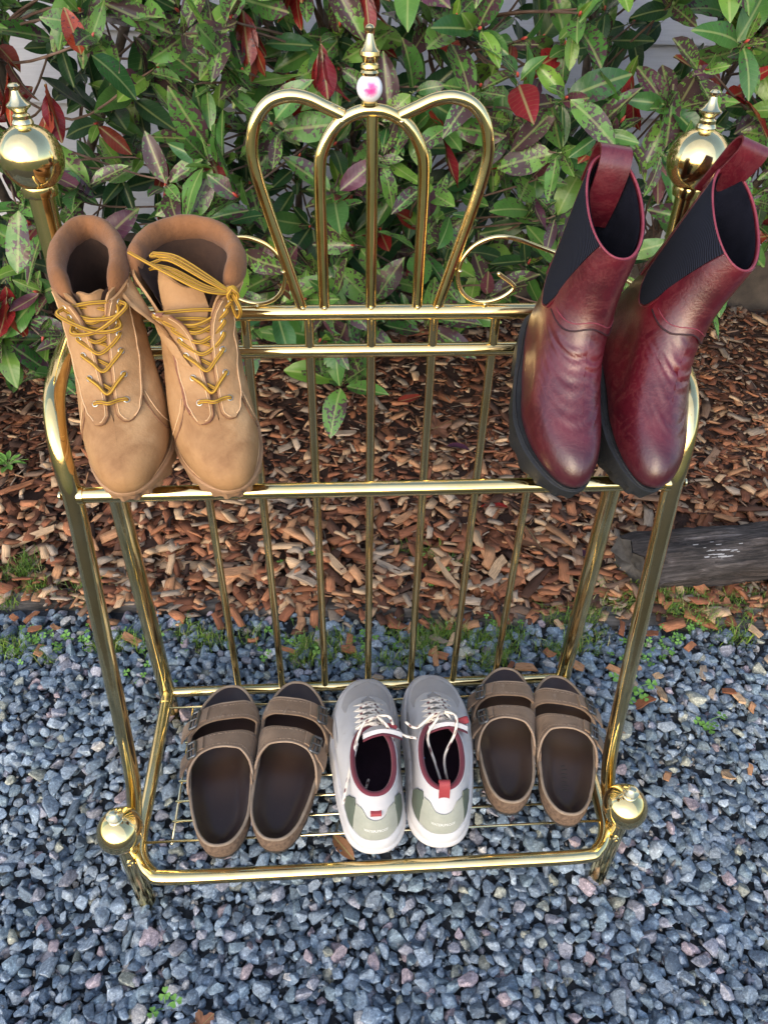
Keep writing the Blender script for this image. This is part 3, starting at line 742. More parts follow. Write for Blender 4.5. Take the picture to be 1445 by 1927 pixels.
for k in range(nr): EF.append((0, 1+(k+1) % nr, 1+k))
for a in range(3):
    for k in range(nr): EF.append((1+a*nr+k, 1+a*nr+(k+1) % nr, 1+(a+1)*nr+(k+1) % nr, 1+(a+1)*nr+k))
obj('cut_end', mesh('cut_end', ev, EF, MAT['char'], auto=60), log)
fl = G()
for i in range(26):
    u = rs.uniform(.10, .20) if i < 28 else rs.uniform(.24, .4); a = rs.normal(1.95, .22); l = rs.uniform(.006, .022); w_ = rs.uniform(.0008, .0022)
    r_ = 0.0605*(1 + 0.07*math.sin(a*3+1) + 0.05*math.sin(a*7+u*9) + 0.05*math.sin(u*14+a))+0.0006
    fl.add([(u, math.cos(a)*r_, math.sin(a)*r_*.92), (u+l, math.cos(a)*r_, math.sin(a)*r_*.92), (u+l*.9, math.cos(a+w_*20)*r_, math.sin(a+w_*20)*r_*.92), (u+l*.1, math.cos(a+w_*20)*r_, math.sin(a+w_*20)*r_*.92)], [(0, 1, 2, 3)])
fo = fl.obj('pale_flakes', MAT['flake'], log, smooth=False); tag(fo, kind='stuff')

# ---- larger chips one can pick out
def chip_obj(x, y, z, L, w, th_, az, tilt, col, label, group, seed):
    pv, pf = CP[seed % len(CP)]; sc_ = np.array([L, w, th_])
    me = mesh('wood_chip', pv*sc_, [tuple(f) for f in pf], MAT['chips'], smooth=False, col=np.broadcast_to(np.array(col), (len(pv), 3)), lc=pv*sc_+seed)
    o = obj('wood_chip', me); o.location = (x, y, z); o.rotation_euler = (tilt[0], tilt[1], az); tag(o, label, 'wood chip', group); return o
rs = np.random.default_rng(5)
for i in range(46):
    x = rs.uniform(-.7, .8); e = edge_y(x); y = e - 0.03 - abs(rs.normal(0, .085)); 
    if i > 33: x = rs.uniform(.38, .75); y = rs.uniform(-.16, .1)
    if -.34 < x < .34 and y < 0.02: continue
    z = float(ground_z(x, y)) + 0.019
    ci = int(rs.choice([1, 3, 4, 5, 0], p=[.25, .25, .25, .15, .1])); c = CHIP_COL[ci]*rs.uniform(.85, 1.2)
    cn = {1: 'orange brown', 3: 'light orange', 4: 'pale tan', 5: 'greyish', 0: 'dark reddish'}[ci]; wh = 'left of the rack' if x < -.33 else 'right of the rack' if x > .33 else 'behind the shelf on the left' if x < 0 else 'behind the shelf on the right'
    chip_obj(x, y, z, rs.uniform(.018, .040), rs.uniform(.008, .015), rs.uniform(.003, .006), rs.uniform(0, 6.28), rs.normal(0, .2, 2), c, f'{cn} loose wood chip lying on the gravel {wh}', 'loose wood chips on the gravel', i)
big = [(-.05, .31, .070, .015, 2.1, 4, 'long pale split chip lying slanted behind the third slat from left'), (.055, .30, .064, .014, 2.35, 5, 'grey white slanted chip just right of the centre slat'), (.165, .29, .090, .010, 1.95, 4, 'longest thin tan splinter standing steep between two right slats'), (.27, .30, .058, .019, .95, 4, 'pale ridged chip pointing up right near the outermost right slat'),
       (.10, .47, .064, .016, .75, 3, 'orange tan chip behind the slat right of centre'), (-.67, .43, .090, .018, .45, 4, 'large tan chip at the left edge beside the grass tuft'), (-.11, .27, .058, .013, 2.4, 5, 'narrow grey chip left of the centre slat by the timber'), (-.24, .31, .060, .028, .1, 3, 'thick pink brown block of wood right of the left back post'),
       (-.02, .80, .055, .022, .1, 5, 'pale grey chip far back under the hanging shrub leaves'), (.62, .72, .06, .014, 2.9, 3, 'slim tan chip on mulch right of the right armrest'), (.74, .60, .05, .022, .2, 4, 'square pale chip on mulch above the log'), (-.75, .60, .075, .015, .6, 1, 'reddish long chip on the mulch at the left edge')]
for i, (x, y, L, w, az, ci, lab) in enumerate(big):
    chip_obj(x, y, mulch_z(x, y)+.024, L, w, rs.uniform(.004, .007), az, rs.normal(0, .10, 2), CHIP_COL[ci]*rs.uniform(1.0, 1.3), lab, 'large chips on top of the mulch', i+60)

# ---- fallen leaves
def maple_mesh(r, seed, mat):
    rs = np.random.default_rng(seed); V = [(0, 0, 0.0)]; l = [(0.3, 0, 0)]; n = 44
    for k in range(n):
        a = -PI + 2*PI*k/n + .0001
        lob = max(0, math.cos(a*2.5 + PI*0)**2) if abs(a) < 2.7 else .15
        rad = (0.56 + 0.44*abs(math.cos(a*2.5))**1.3)*(1-0.22*(abs(a)/PI)**2)
        if k % 2: rad *= rs.uniform(.80, .95)
        if abs(a) > 2.75: rad = .22
        z = 0.16*math.sin(a*3+seed) * rad + .12*rad*rad + rs.normal(0, .03)
        V.append((rad*math.cos(a), rad*math.sin(a), z)); l.append((0.3+rad*.7*math.cos(a), rad*math.sin(a), 0))
    n0 = len(V)
    for k in range(n):
        v = np.array(V[1+k]); V.append(tuple(v*.5 + np.array([0, 0, .03*math.sin(k*1.3)]))); l.append((.3+v[0]*.35, v[1]*.5, 0))
    F = []
    for k in range(n):
        k2 = (k+1) % n; F += [(0, n0+k, n0+k2), (n0+k, 1+k, 1+k2, n0+k2)]
    m_ = len(V); V += [(-.2, -.012, .02), (-.2, .012, .02), (-1.0, -.01, .12), (-1.0, .01, .12)]; l += [(0, 0, 0)]*4; F.append((m_, m_+1, m_+3, m_+2))
    return mesh('fallen_leaf', np.array(V)*r, F, MAT[mat], lc=np.array(l))
def fallen(x, y, dz, r, az, label, kind='maple', mat='leaf_brown', tilt=(0, 0), seed=0):
    z = (float(ground_z(x, y)) + .014 if y < edge_y(x) else mulch_z(x, y) + .02) + dz
    o = obj('fallen_leaf', maple_mesh(r, seed, mat) if kind == 'maple' else leaf_mesh(mat, seed % 6)); o.location = (x, y, z); o.rotation_euler = (tilt[0], tilt[1], az)
    if kind != 'maple': o.scale = (r, r, r)
    tag(o, label, 'leaf'); return o
fallen(.365, .355, .006, .050, 2.0, 'large dry brown maple leaf left of the log', seed=1, tilt=(.25, .1))
fallen(.21, .83, .004, .045, .4, 'dry tan maple leaf on the mulch between the rack slats', seed=2, tilt=(.3, 0))
fallen(.325, .47, .008, .062, 2.7, 'bright red fallen leaf on the mulch beside the right slats', 'l', 'leaf_red', (.3, 0), 1)
fallen(.462, .30, .010, .085, 2.1, 'dark purple fallen leaf leaning by the end of the log', 'l', 'leaf_purple', (.2, .3), 2)
fallen(.78, .19, .004, .028, 1.0, 'small dark brown crumpled leaf on grass below the log', seed=4)
fallen(.70, .185, .004, .024, 2.6, 'brown oak leaf on the grass strip right of the rack', seed=5)
fallen(-.235, -.435, .002, .020, .7, 'dry brown leaf on the gravel left of centre near the bottom edge', seed=6)
fallen(-.46, .98, .004, .05, 1.0, 'dark red maple leaf on mulch behind the left armrest', mat='leaf_red', seed=8)
fallen(.80, .95, .004, .05, 2.0, 'curled brown maple leaf on mulch right of the burgundy boots', seed=9)
fallen(.95, 1.15, .004, .05, 3.0, 'brown maple leaf near the base board at far right', seed=10)
fallen(.12, .95, .004, .07, .3, 'dark red narrow fallen leaf lying behind the centre slats', 'l', 'leaf_red', (.1, 0), 3)
fallen(.28, .72, .004, .07, 2.6, 'purple narrow fallen leaf on mulch left of the burgundy boots', 'l', 'leaf_purple', (.1, 0), 5)
fallen(-.062, -.20, .0, .05, -.9, 'red brown leaf on gravel under the shelf between sandals and sneakers', 'l', 'leaf_brown', (.2, 0), 0)
weed('weed_rosette', 'small green weed rosette growing in the mulch at left', -.80, .70, .11, 12, .05, 3, obl=True)
weed('clover_plant', 'clover sprig on gravel right of the front brass post', .455, .005, float(ground_z(.455, .005))+.012, 9, .035, 5)
weed('clover_plant', 'clover sprig on gravel near the right edge beside the ribbed chip', .56, -.06, float(ground_z(.56, -.06))+.012, 5, .028, 6)
weed('clover_plant', 'lone pale clover sprig on gravel at the lower left', -.285, -.41, float(ground_z(-.28, -.4))+.012, 3, .018, 7)
# ------------------------------------------------------------------ brass rack
BR = MAT['brass']
MAT['nickel'] = mat_mottled('pale_plated_tip', (0.80, 0.67, 0.38), (0.87, 0.76, 0.48), 60, (0.12, 0.22)); MAT['nickel'].node_tree.nodes['Principled BSDF'].inputs['Metallic'].default_value = 1
rack = thing('shoe_rack', 'polished brass tube rack with crown top and ball finials holding shoes', 'rack', (0, 0, 0))
def bar(name, pts, r, parent=rack, n=10, seg=16, smooth_path=True, dome=False):
    P = cr(pts, n) if smooth_path else np.asarray(pts, float)
    V, F = tube(P, r, seg, dome=dome); return obj(name, mesh(name, V, F, BR, auto=45), parent)
def finial(parent, c, r, tip_h, seg=32):
    pr = [(r*math.sin(a), -r*math.cos(a)) for a in np.linspace(0.25, PI-0.16, 26)]
    V, F = lathe(pr, c, seg); obj('ball_finial', mesh('ball_finial', V, F, BR, auto=50), parent)
    z = r*0.985; h = tip_h
    tip = [(r*.30, z-.002), (r*.33, z+h*.03), (r*.30, z+h*.10), (r*.26, z+h*.13), (r*.27, z+h*.22), (r*.20, z+h*.27), (r*.22, z+h*.33), (r*.36, z+h*.43), (r*.36, z+h*.48), (r*.24, z+h*.56), (r*.15, z+h*.70), (r*.11, z+h*.82), (r*.17, z+h*.88), (r*.185, z+h*.93), (r*.13, z+h*.985), (r*.03, z+h)]
    V, F = lathe(tip, c, 20); obj('finial_tip', mesh('finial_tip', V, F, MAT['nickel'], auto=35), parent)
for s in (-1, 1):
    post = bar('back_post', [(s*.325, 0, .055), (s*.325, 0, .925)], .0125, smooth_path=False)
    V, F = lathe([(.0125, -.008), (.0165, -.006), (.0175, 0), (.0165, .004), (.0128, .006)], (s*.325, 0, .932)); obj('collar', mesh('collar', V, F, BR, auto=40), post)
    finial(post, (s*.325, 0, .960), .0297, .034)
bar('top_rail', [(-.325, 0, .8005), (.325, 0, .8005)], .0086, smooth_path=False)
bar('cross_rail', [(-.325, 0, .7540), (.325, 0, .7540)], .0080, smooth_path=False)
bar('bottom_rail', [(-.325, 0, .1475), (.325, 0, .1475)], .0080, smooth_path=False)
for k in range(-3, 4):
    bar('slat', [(k*.0699, 0, .1475), (k*.0699, 0, .7965)], .0053, smooth_path=False, seg=12)
# crown
arch = [(-.051, 0, .803), (-.0515, 0, .87), (-.0515, 0, .945), (-.047, 0, .970), (-.034, 0, .990), (-.016, 0, 1.0005), (0, 0, 1.003), (.016, 0, 1.0005), (.034, 0, .990), (.047, 0, .970), (.0515, 0, .945), (.0515, 0, .87), (.051, 0, .803)]
bar('crown_arch', [(x-.001, y, z) for x, y, z in arch], .0061, n=6)
for s in (-1, 1):
    lp = [(.0735, 0, .803), (.088, 0, .855), (.104, 0, .912), (.1125, 0, .947), (.1145, 0, .970), (.109, 0, .993), (.096, 0, 1.0085), (.078, 0, 1.0145), (.060, 0, 1.0125), (.043, 0, 1.0055), (.027, 0, .9985)]
    bar('crown_loop', [(s*x-.002, y, z) for x, y, z in lp], .0061, n=7)
bar('crown_post', [(-.001, 0, .803), (-.001, 0, .999)], .0060, smooth_path=False)
V, F = lathe([(.0045, 0), (.0075, .001), (.0075, .003), (.0042, .0045), (.0042, .012)], (-.004, 0, 1.007)); cf = obj('crown_finial', mesh('crown_finial', V, F, BR, auto=40), rack)
m, ns, ls, b = new_mat('milk_glass'); b.inputs['Roughness'].default_value = 0.06; b.inputs['Subsurface Weight'].default_value = 0.3; b.inputs['Subsurface Radius'].default_value = (.004, .004, .004); b.inputs['Coat Weight'].default_value = .5
tc = ns.new('ShaderNodeTexCoord').outputs['Object']
gd = ns.new('ShaderNodeVectorMath'); gd.operation = 'DISTANCE'; ls.new(tc, gd.inputs[0]); gd.inputs[1].default_value = (-.0035, -.0118, 1.0225)
nz = noise(ns, ls, tc, 260, 3, .6)
dd = math_n(ns, ls, 'ADD', gd.outputs['Value'], math_n(ns, ls, 'MULTIPLY', math_n(ns, ls, 'SUBTRACT', nz.outputs[0], .5), .007))
rp = ramp(ns, [(0.0, (0.75, 0.03, 0.25)), (0.0042, (0.85, 0.12, 0.38)), (0.0052, (0.80, 0.81, 0.90)), (0.0085, (0.80, 0.81, 0.90))]); ls.new(dd, rp.inputs[0]); ls.new(rp.outputs[0], b.inputs['Base Color'])
MAT['bead'] = m
V, F = lathe([(.0122*math.sin(a), -.0122*math.cos(a)) for a in np.linspace(.2, PI-.2, 22)], (-.004, 0, 1.0215), 28); obj('glass_bead', mesh('glass_bead', V, F, MAT['bead'], auto=60), cf)
V, F = lathe([(.0085, 0), (.009, .002), (.0075, .004), (.0088, .006), (.0085, .0085), (.0065, .010), (.0072, .013), (.0098, .016), (.0095, .019), (.0062, .022), (.0042, .028), (.0030, .0325), (.0042, .0345), (.0045, .037), (.003, .039), (.0006, .0398)], (-.004, 0, 1.0325), 22); obj('finial_tip', mesh('finial_tip', V, F, BR, auto=35), cf)
for s in (-1, 1):
    sp = [(.316, 0, .815), (.275, 0, .838), (.225, 0, .857), (.180, 0, .872), (.150, 0, .882), (.128, 0, .8835), (.108, 0, .875), (.096, 0, .860), (.0925, 0, .842), (.098, 0, .825), (.110, 0, .8145), (.125, 0, .8120), (.140, 0, .8155), (.151, 0, .8225), (.1555, 0, .8285), (.1535, 0, .8325), (.145, 0, .8385), (.137, 0, .8440)]
    bar('scroll', [(s*x, -.001, z) for x, y, z in sp], .0024, n=6, seg=10, dome=True)
# weld beads at the joints
def bead(p, r): V, F = lathe([(r*math.sin(a), -r*math.cos(a)) for a in np.linspace(.15, PI-.15, 7)], (0, 0, 0), 10); o = obj('weld_bead', mesh('weld_bead', V*np.array([1.3, 1, .7]), F, MAT['nickel']), rack); o.location = p
for x in (-.0755, -.052, -.001, .050, .0715): bead((x, -.0062, .8085), .0022)
for s in (-1, 1):
    bead((s*.0285-.002, -.0050, .9945), .0022); bead((s*.0945, -.0035, .848), .0020); bead((s*.125, -.0040, .8105), .0020); bead((s*.325, -.0135, .789), .003)
# arm tubes, front rail, shelf
for s in (-1, 1):
    ap = [(.322, 0, .786), (.319, -.05, .789), (.314, -.105, .7885), (.309, -.148, .781), (.3045, -.176, .758), (.3015, -.188, .722), (.3005, -.191, .69), (.305, -.194, .60), (.312, -.197, .48), (.3185, -.203, .35), (.3225, -.209, .262), (.3245, -.220, .215), (.327, -.240, .180), (.330, -.262, .166)]
    bar('arm_tube', [(s*x, y, z) for x, y, z in ap], .0100, n=8)
fr = bar('front_rail', [(-.297, -.1905, .700), (.297, -.1905, .700)], .0078, smooth_path=False)
for s in (-1, 1):
    V, F = tube([(s*.289, -.1905, .700), (s*.2945, -.1905, .700)], .0095, 16); obj('end_collar', mesh('end_collar', V, F, BR, auto=40), fr)
    V, F = lathe([(.0001, .0), (.0048, .0), (.0046, .0018), (.003, .003), (.0004, .0035)], (0, 0, 0), 12); o = obj('rivet', mesh('rivet', V, F, MAT['nickel'], auto=40), fr); o.location = (s*.311, -.1905, .700); o.rotation_euler.y = s*PI/2
sf = [(-.3225, .004, .150), (-.3225, -.09, .150), (-.3222, -.18, .150), (-.322, -.245, .150), (-.316, -.276, .150), (-.300, -.297, .150), (-.276, -.304, .150), (-.15, -.305, .150), (0, -.305, .150), (.15, -.305, .150), (.276, -.304, .150), (.300, -.297, .150), (.316, -.276, .150), (.322, -.245, .150), (.3222, -.18, .150), (.3225, -.09, .150), (.3225, .004, .150)]
shelf = bar('shelf_frame', sf, .0094, n=6)
for s in (-1, 1):
    V, F = tube([(s*.3225, -.026, .150), (s*.3225, -.018, .150)], .0108, 16); obj('end_collar', mesh('end_collar', V, F, BR, auto=40), shelf)
wy = [-.0372, -.0695, -.1020, -.1345, -.1667, -.1985, -.2285, -.2575]
for i, y in enumerate(wy):
    e = .315 if i in (0, 7) else .281
    V, F = tube([(-e, y, .1555), (e, y, .1555)], .0019, 8); obj('shelf_wire', mesh('shelf_wire', V, F, MAT['nickel']), rack)
for s in (-1, 1):
    V, F = tube([(s*.278, -.0345, .1520), (s*.278, -.2600, .1520)], .0017, 8); obj('shelf_wire', mesh('shelf_wire', V, F, MAT['nickel']), rack)
for s in (-1, 1):
    leg = bar('front_leg', [(s*.333, -.270, -.02), (s*.333, -.270, .190)], .0128, smooth_path=False)
    finial(leg, (s*.333, -.270, .2130), .0295, .017)
    V, F = lathe([(.0001, .0), (.0052, .0), (.0048, .002), (.0025, .003), (.0022, .0015), (.0003, .0015)], (0, 0, 0), 12); o = obj('screw', mesh('screw', V, F, MAT['nickel'], auto=40), leg); o.location = (s*.333 - s*.003, -.2824, .150); o.rotation_euler.x = PI/2
# ------------------------------------------------------------------ shoes: a surface of rings from the sole edge (u=0) to the opening (u=1), t runs round from the toe
class Last:
    def __init__(s, knots, foot=1, banana=0.006, pfoot=None):
        K = np.array(knots, float); s.u = K[:, 0]; s.K = K[:, 1:]; s.foot = foot; s.ban = banana
        s.ps = pfoot or ([0, .12, .30, .48, .66, .80, .92, 1.0], [.66, .74, .72, .80, .98, 1.0, .95, .90])
        h = np.diff(s.u); d = np.diff(s.K, axis=0)/h[:, None]
        m = np.zeros_like(s.K); m[1:-1] = (d[:-1]*h[1:, None] + d[1:]*h[:-1, None])/(h[1:]+h[:-1])[:, None]; m[0] = d[0]; m[-1] = d[-1]; s.m = m
    def row(s, u):
        i = int(np.clip(np.searchsorted(s.u, u)-1, 0, len(s.u)-2)); h = s.u[i+1]-s.u[i]; x = (u-s.u[i])/h
        if x > 1: return s.K[i+1] + s.m[i+1]*(u-s.u[i+1])
        return s.K[i]*(2*x**3-3*x*x+1) + s.m[i]*h*(x**3-2*x*x+x) + s.K[i+1]*(-2*x**3+3*x*x) + s.m[i+1]*h*(x**3-x*x)
    def P(s, u, t):
        yb, zb, yf, zf, w, n, bl = s.row(u)
        th = 2*PI*t; c, sn = math.cos(th), math.sin(th); e = 2/n
        a = math.copysign(abs(c)**e, c); b = math.copysign(abs(sn)**e, sn)
        q = (1+a)/2; prof = (1-bl)*np.interp(q, *s.ps) + bl
        ban = s.ban*s.foot*(1-bl)*math.sin(PI*np.clip((q-.15)/.85, 0, 1))*1.0
        p = np.array([w*b*prof + ban, yb+(yf-yb)*q, zb+(zf-zb)*q])
        if s.wr: p = p + s.wr(u, t, p)
        return p
    wr = None
    def Nn(s, u, t):
        e = 2e-3; u_ = min(max(u, e), 1.2)
        a = s.P(u_+e, t)-s.P(u_-e, t); b = s.P(u_, t+e)-s.P(u_, t-e); n = np.cross(a, b); l = np.linalg.norm(n)
        c = s.P(u_, t); 
        return n/l if l > 1e-12 else np.array([0, 0, 1.])
    def Q(s, u, t, off=0): return s.P(u, t) + s.Nn(u, t)*off if off else s.P(u, t)
    def patch(s, us, fl, fr, nt, off, th):
        """sheet over u in us and t from fl(u) to fr(u), lying off above the surface, th thick"""
        A = np.zeros((len(us), nt, 3)); B = np.zeros_like(A)
        for i, u in enumerate(us):
            l, r = (fl(u) if callable(fl) else fl), (fr(u) if callable(fr) else fr)
            for j in range(nt):
                t = l + (r-l)*j/(nt-1); p = s.P(u, t); n = s.Nn(u, t); o = off(u, t) if callable(off) else off
                A[i, j] = p + n*o; B[i, j] = p + n*(o+th)
        return slab(A, B)
    def sheet(s, us, fl, fr, nt, off):
        A = np.zeros((len(us), nt, 3))
        for i, u in enumerate(us):
            l, r = (fl(u) if callable(fl) else fl), (fr(u) if callable(fr) else fr)
            for j in range(nt):
                t = l + (r-l)*j/(nt-1); A[i, j] = s.Q(u, t, off(u, t) if callable(off) else off)
        return A.reshape(-1, 3), grid_faces(len(us), nt)
    def line(s, uts, off, n=5): return cr([s.Q(u, t, off) for u, t in uts], n)
def sole_mesh(last, layers, nt=96, ztop=None):
    """layers: (scale out in m, z function of y, cleat amount) from bottom to top"""
    base = np.array([last.P(0.0, j/nt) for j in range(nt)]); nrm = []
    for j in range(nt):
        d = base[(j+1) % nt]-base[j-1]; nn = np.array([d[1], -d[0], 0]); nrm.append(nn/np.linalg.norm(nn))
    nrm = np.array(nrm); 
    if np.sum((base-base.mean(0))*nrm) < 0: nrm = -nrm
    V = []
    for (o, zf, cl) in layers:
        k = np.arange(nt); sq = np.where((k//2) % 2 == 0, 1.0, 0.0)*cl
        P = base + nrm*(o - sq[:, None]); P[:, 2] = [zf(y) for y in P[:, 1]]; V.append(P)
    V = np.concatenate(V); m = len(layers); F = grid_faces(m, nt, wrap=True)
    c0 = base.mean(0)
    F += [tuple(range(nt-1, -1, -1)), tuple((m-1)*nt+j for j in range(nt))]
    return V, F
def edge_fn(pts):
    xs = [p[0] for p in pts]; ys = [p[1] for p in pts]; return lambda u: float(np.interp(u, xs, ys))
LS = lambda a, b, n: list(np.linspace(a, b, n))
def lace(P, r, seed, style='stripe'):
    P = np.asarray(P); V, F = tube(P, r, 8, dome=True); n = len(V)//8
    C = np.zeros((n, 8, 3))
    if style == 'stripe':
        C[:] = (0.60, 0.36, 0.03); C[:, [1, 5]] = (0.11, 0.035, 0.015); C[:, [3, 7]] = (0.14, 0.045, 0.02)
    else:
        C[:] = (0.72, 0.66, 0.58)
        for i in range(0, n):
            if (i % 5) in (0, 1): C[i, [(i//5*3) % 8, (i//5*3+1) % 8, (i//5*3+4) % 8]] = (0.10, 0.02, 0.03)
    return V, F, C.reshape(-1, 3)
def place(name, label, cat, heel, yaw, pitch, roll, scale=1.0, group=None):
    """heel: where the middle of the heel rests; local +y is the toe direction"""
    M = Matrix.Translation(heel) @ Matrix.Rotation(yaw, 4, 'Z') @ Matrix.Rotation(pitch, 4, 'X') @ Matrix.Rotation(roll, 4, 'Y') @ Matrix.Scale(scale, 4)
    return thing(name, label, cat, group=group, mat4=M)
def part(name, VF, mat, parent, auto=None, **k): return obj(name, mesh(name, VF[0], VF[1], mat, auto=auto, **k), parent)

# ---- tan lace-up boots
MAT['nubuck'] = mat_mottled('tan_nubuck', (0.315, 0.168, 0.072), (0.41, 0.236, 0.110), 24, (0.60, 0.78), 300, 0.0006, extra=[((0.225, 0.110, 0.045), 17, .53, .72), ((0.46, 0.28, 0.14), 10, .54, .70), ((0.07, 0.042, 0.028), 48, .66, .74)], spec=.35)
MAT['suede_collar'] = mat_mottled('suede_collar', (0.19, 0.085, 0.038), (0.26, 0.122, 0.058), 30, (0.85, 0.95), 260, 0.0012, fuzz=.12, spec=.15)
MAT['nubuck_dark'] = mat_mottled('dark_cut_edge', (0.15, 0.07, 0.033), (0.21, 0.10, 0.05), 90, (0.8, .9))
MAT['nubuck_edge'] = mat_mottled('raw_edge', (0.50, 0.27, 0.18), (0.60, 0.36, 0.25), 60, (0.8, .9), 300, .0005)
MAT['gum'] = mat_mottled('gum_sole', (0.26, 0.14, 0.07), (0.36, 0.21, 0.115), 40, (0.55, 0.75), 260, 0.0008, extra=[((0.10, 0.06, 0.04), 22, .60, .72)])
MAT['dark_lining'] = mat_mottled('dark_brown_lining', (0.035, 0.018, 0.012), (0.07, 0.036, 0.022), 40, (0.9, 1.0), 300, .0006)
MAT['thread'] = mat_mottled('pale_thread', (0.58, 0.36, 0.19), (0.68, 0.45, 0.26), 200, (0.8, .9))
MAT['zip'] = mat_mottled('brown_zip', (0.16, 0.06, 0.035), (0.24, 0.10, 0.055), 300, (0.6, .8), 900, .0005)
MAT['eyelet'] = mat_mottled('nickel_eyelet', (0.55, 0.53, 0.48), (0.7, 0.68, 0.62), 90, (.25, .35)); MAT['eyelet'].node_tree.nodes['Principled BSDF'].inputs['Metallic'].default_value = 1
TAN = [(0, .006, .034, .229, .033, .0405, 2.35, 0), (.05, .002, .046, .2375, .044, .0435, 2.4, 0), (.10, .002, .056, .2375, .056, .0437, 2.4, 0), (.16, .003, .068, .229, .0675, .0428, 2.3, .05), (.24, .004, .080, .206, .0775, .0412, 2.2, .15),
       (.33, .005, .090, .178, .088, .0395, 2.15, .35), (.42, .006, .100, .155, .100, .0385, 2.1, .6), (.52, .006, .112, .137, .116, .038, 2.05, .8), (.64, .005, .122, .127, .129, .0385, 2, 1), (.76, .003, .131, .121, .140, .040, 2, 1), (.88, .001, .139, .118, .149, .042, 2, 1), (1.0, -.001, .145, .117, .154, .0435, 2, 1)]
def tan_boot(label, heel, yaw, pitch, roll, foot, open_zip, scale=1.0, topw=1.0):
    t = place('lace_up_boot', label, 'boot', heel, yaw, pitch, roll, scale, 'pair of tan lace-up boots')
    K = np.array(TAN); K[:, 5] *= .93*(1+(topw-1)*smooth01((K[:, 0]-.4)/.6)); L = Last(K, foot)
    def wr(u, tt, p):
        fr = max(0, math.cos(2*PI*tt)); f = math.exp(-((u-.25)/.035)**2)*fr; g_ = math.exp(-((u-.48)/.16)**2)*abs(math.sin(2*PI*tt))
        d = .0009*f*math.sin(u*190+4*math.sin(5*PI*tt+foot)+foot) + .0011*g_*math.sin(u*62+7*math.sin(4*PI*tt+foot)+2*foot)
        return np.array([d*.8*math.sin(2*PI*tt), d*.5, d*.6])
    L.wr = wr
    zs = 1 if open_zip else 0
    # sole, welt
    bot = lambda y: 0.0 + 0.022*smooth01((y-.165)/.075)**1.3 + (0.007*smooth01((y-.062)/.006)*(1-smooth01((y-.100)/.012)))
    wt = lambda y: 0.0355 - 0.006*smooth01((y-.05)/.05) + 0.010*smooth01((y-.165)/.075)
    part('outsole', sole_mesh(L, [(-.006, bot, 0), (.0025, lambda y: bot(y)+.0015, .0030), (.0035, lambda y: bot(y)+.010, .0030), (.0035, lambda y: bot(y)+.0105, 0), (.0045, lambda y: wt(y)-.006, 0), (.0045, lambda y: wt(y)-.005, 0), (.001, lambda y: wt(y)-.0045, 0)]), MAT['gum'], t, auto=35)
    part('welt', sole_mesh(L, [(.0035, lambda y: wt(y)-.0055, 0), (.0058, lambda y: wt(y)-.004, 0), (.0060, lambda y: wt(y)-.001, 0), (.0045, lambda y: wt(y)+.0006, 0), (-.002, lambda y: wt(y)+.001, 0)]), MAT['gum'], t, auto=40)
    P = np.array([L.P(0, j/80) for j in range(80)]); c = P.mean(0); d = (P-c); d[:, 2] = 0; d /= np.linalg.norm(d, axis=1)[:, None]; P = P + d*.0042; P[:, 2] = [wt(y)+.0010 for y in P[:, 1]]
    part('welt_stitching', tube(P, .0006, 5, closed=True), MAT['thread'], t)
    gap = edge_fn([(0, 0), (.30, 0.0), (.335, .014), (.45, .022), (.6, .034), (.75, .050), (.88, .070), (1.0, .092)])
    ga = edge_fn([(0, 0), (.30, 0), (.34, .014), (.42, .03), (.46, .05), (.55, .115), (.7, .165), (.85, .20), (1.0, .225)]) if open_zip else gap
    us = LS(0, .12, 7) + LS(.15, .40, 12) + LS(.43, 1.0, 20)
    part('upper', L.patch(us, ga, lambda u: 1-gap(u), 61, -.0022, .0022), MAT['nubuck'], t, auto=60)
    lin = [u for u in us if u > .10]
    part('lining', L.sheet(lin, lambda u: max(ga(u)-.004, 0), lambda u: 1-max(gap(u)-.004, 0), 49, -.0065), MAT['dark_lining'], t)
    part('insole', (np.array([L.P(.08, j/40)*np.array([.86, .96, 1]) + np.array([0, .004, 0]) for j in range(40)]), [tuple(range(40))]), MAT['dark_lining'], t)
    # eyelet facings over the upper
    g2 = lambda u: gap(u) + .004
    for sgn in (1, -1):
        top = .93 if not (open_zip and sgn == 1) else .86
        us2 = LS(.272, .312, 9) + LS(.33, top, 19)
        inn = edge_fn([(.272, .060), (.285, .030), (.305, .014), (.335, .012), (.45, .020), (.6, .031), (.75, .046), (.88, .064), (1, .085)])
        outw = edge_fn([(.272, .066), (.285, .095), (.31, .112), (.40, .130), (.55, .146), (.7, .158), (.85, .172), (1, .185)]) if not (open_zip and sgn == 1) else edge_fn([(.272, .066), (.285, .090), (.31, .104), (.46, .118), (.55, .128), (.7, .134), (.80, .118), (.86, .078)])
        f1 = (lambda u, a=inn: a(u)) if sgn == 1 else (lambda u, a=inn: 1-a(u)); f2 = (lambda u, a=outw: a(u)) if sgn == 1 else (lambda u, a=outw: 1-a(u))
        lift = (lambda u, t_: .0006 + (.010*smooth01((u-.55)/.35) if open_zip and sgn == 1 else .003*smooth01((u-.6)/.4)))
        q = part('eyelet_facing', L.patch(us2, f1, f2, 12, lift, .0027), MAT['nubuck'], t, auto=60)
        st = G()
        ln = [(u, f2(u) - sgn*.008) for u in us2[1:-1]]
        V, F = tube(np.array([L.Q(u, tt, lift(u, tt)+.0029) for u, tt in ln]), .0006, 5); st.add(V, F)
        ln = [(u, f1(u) + sgn*.008) for u in us2[2:-1]]
        V, F = tube(np.array([L.Q(u, tt, lift(u, tt)+.0029) for u, tt in ln]), .0005, 5); st.add(V, F)
        st.obj('stitching', MAT['thread'], q)
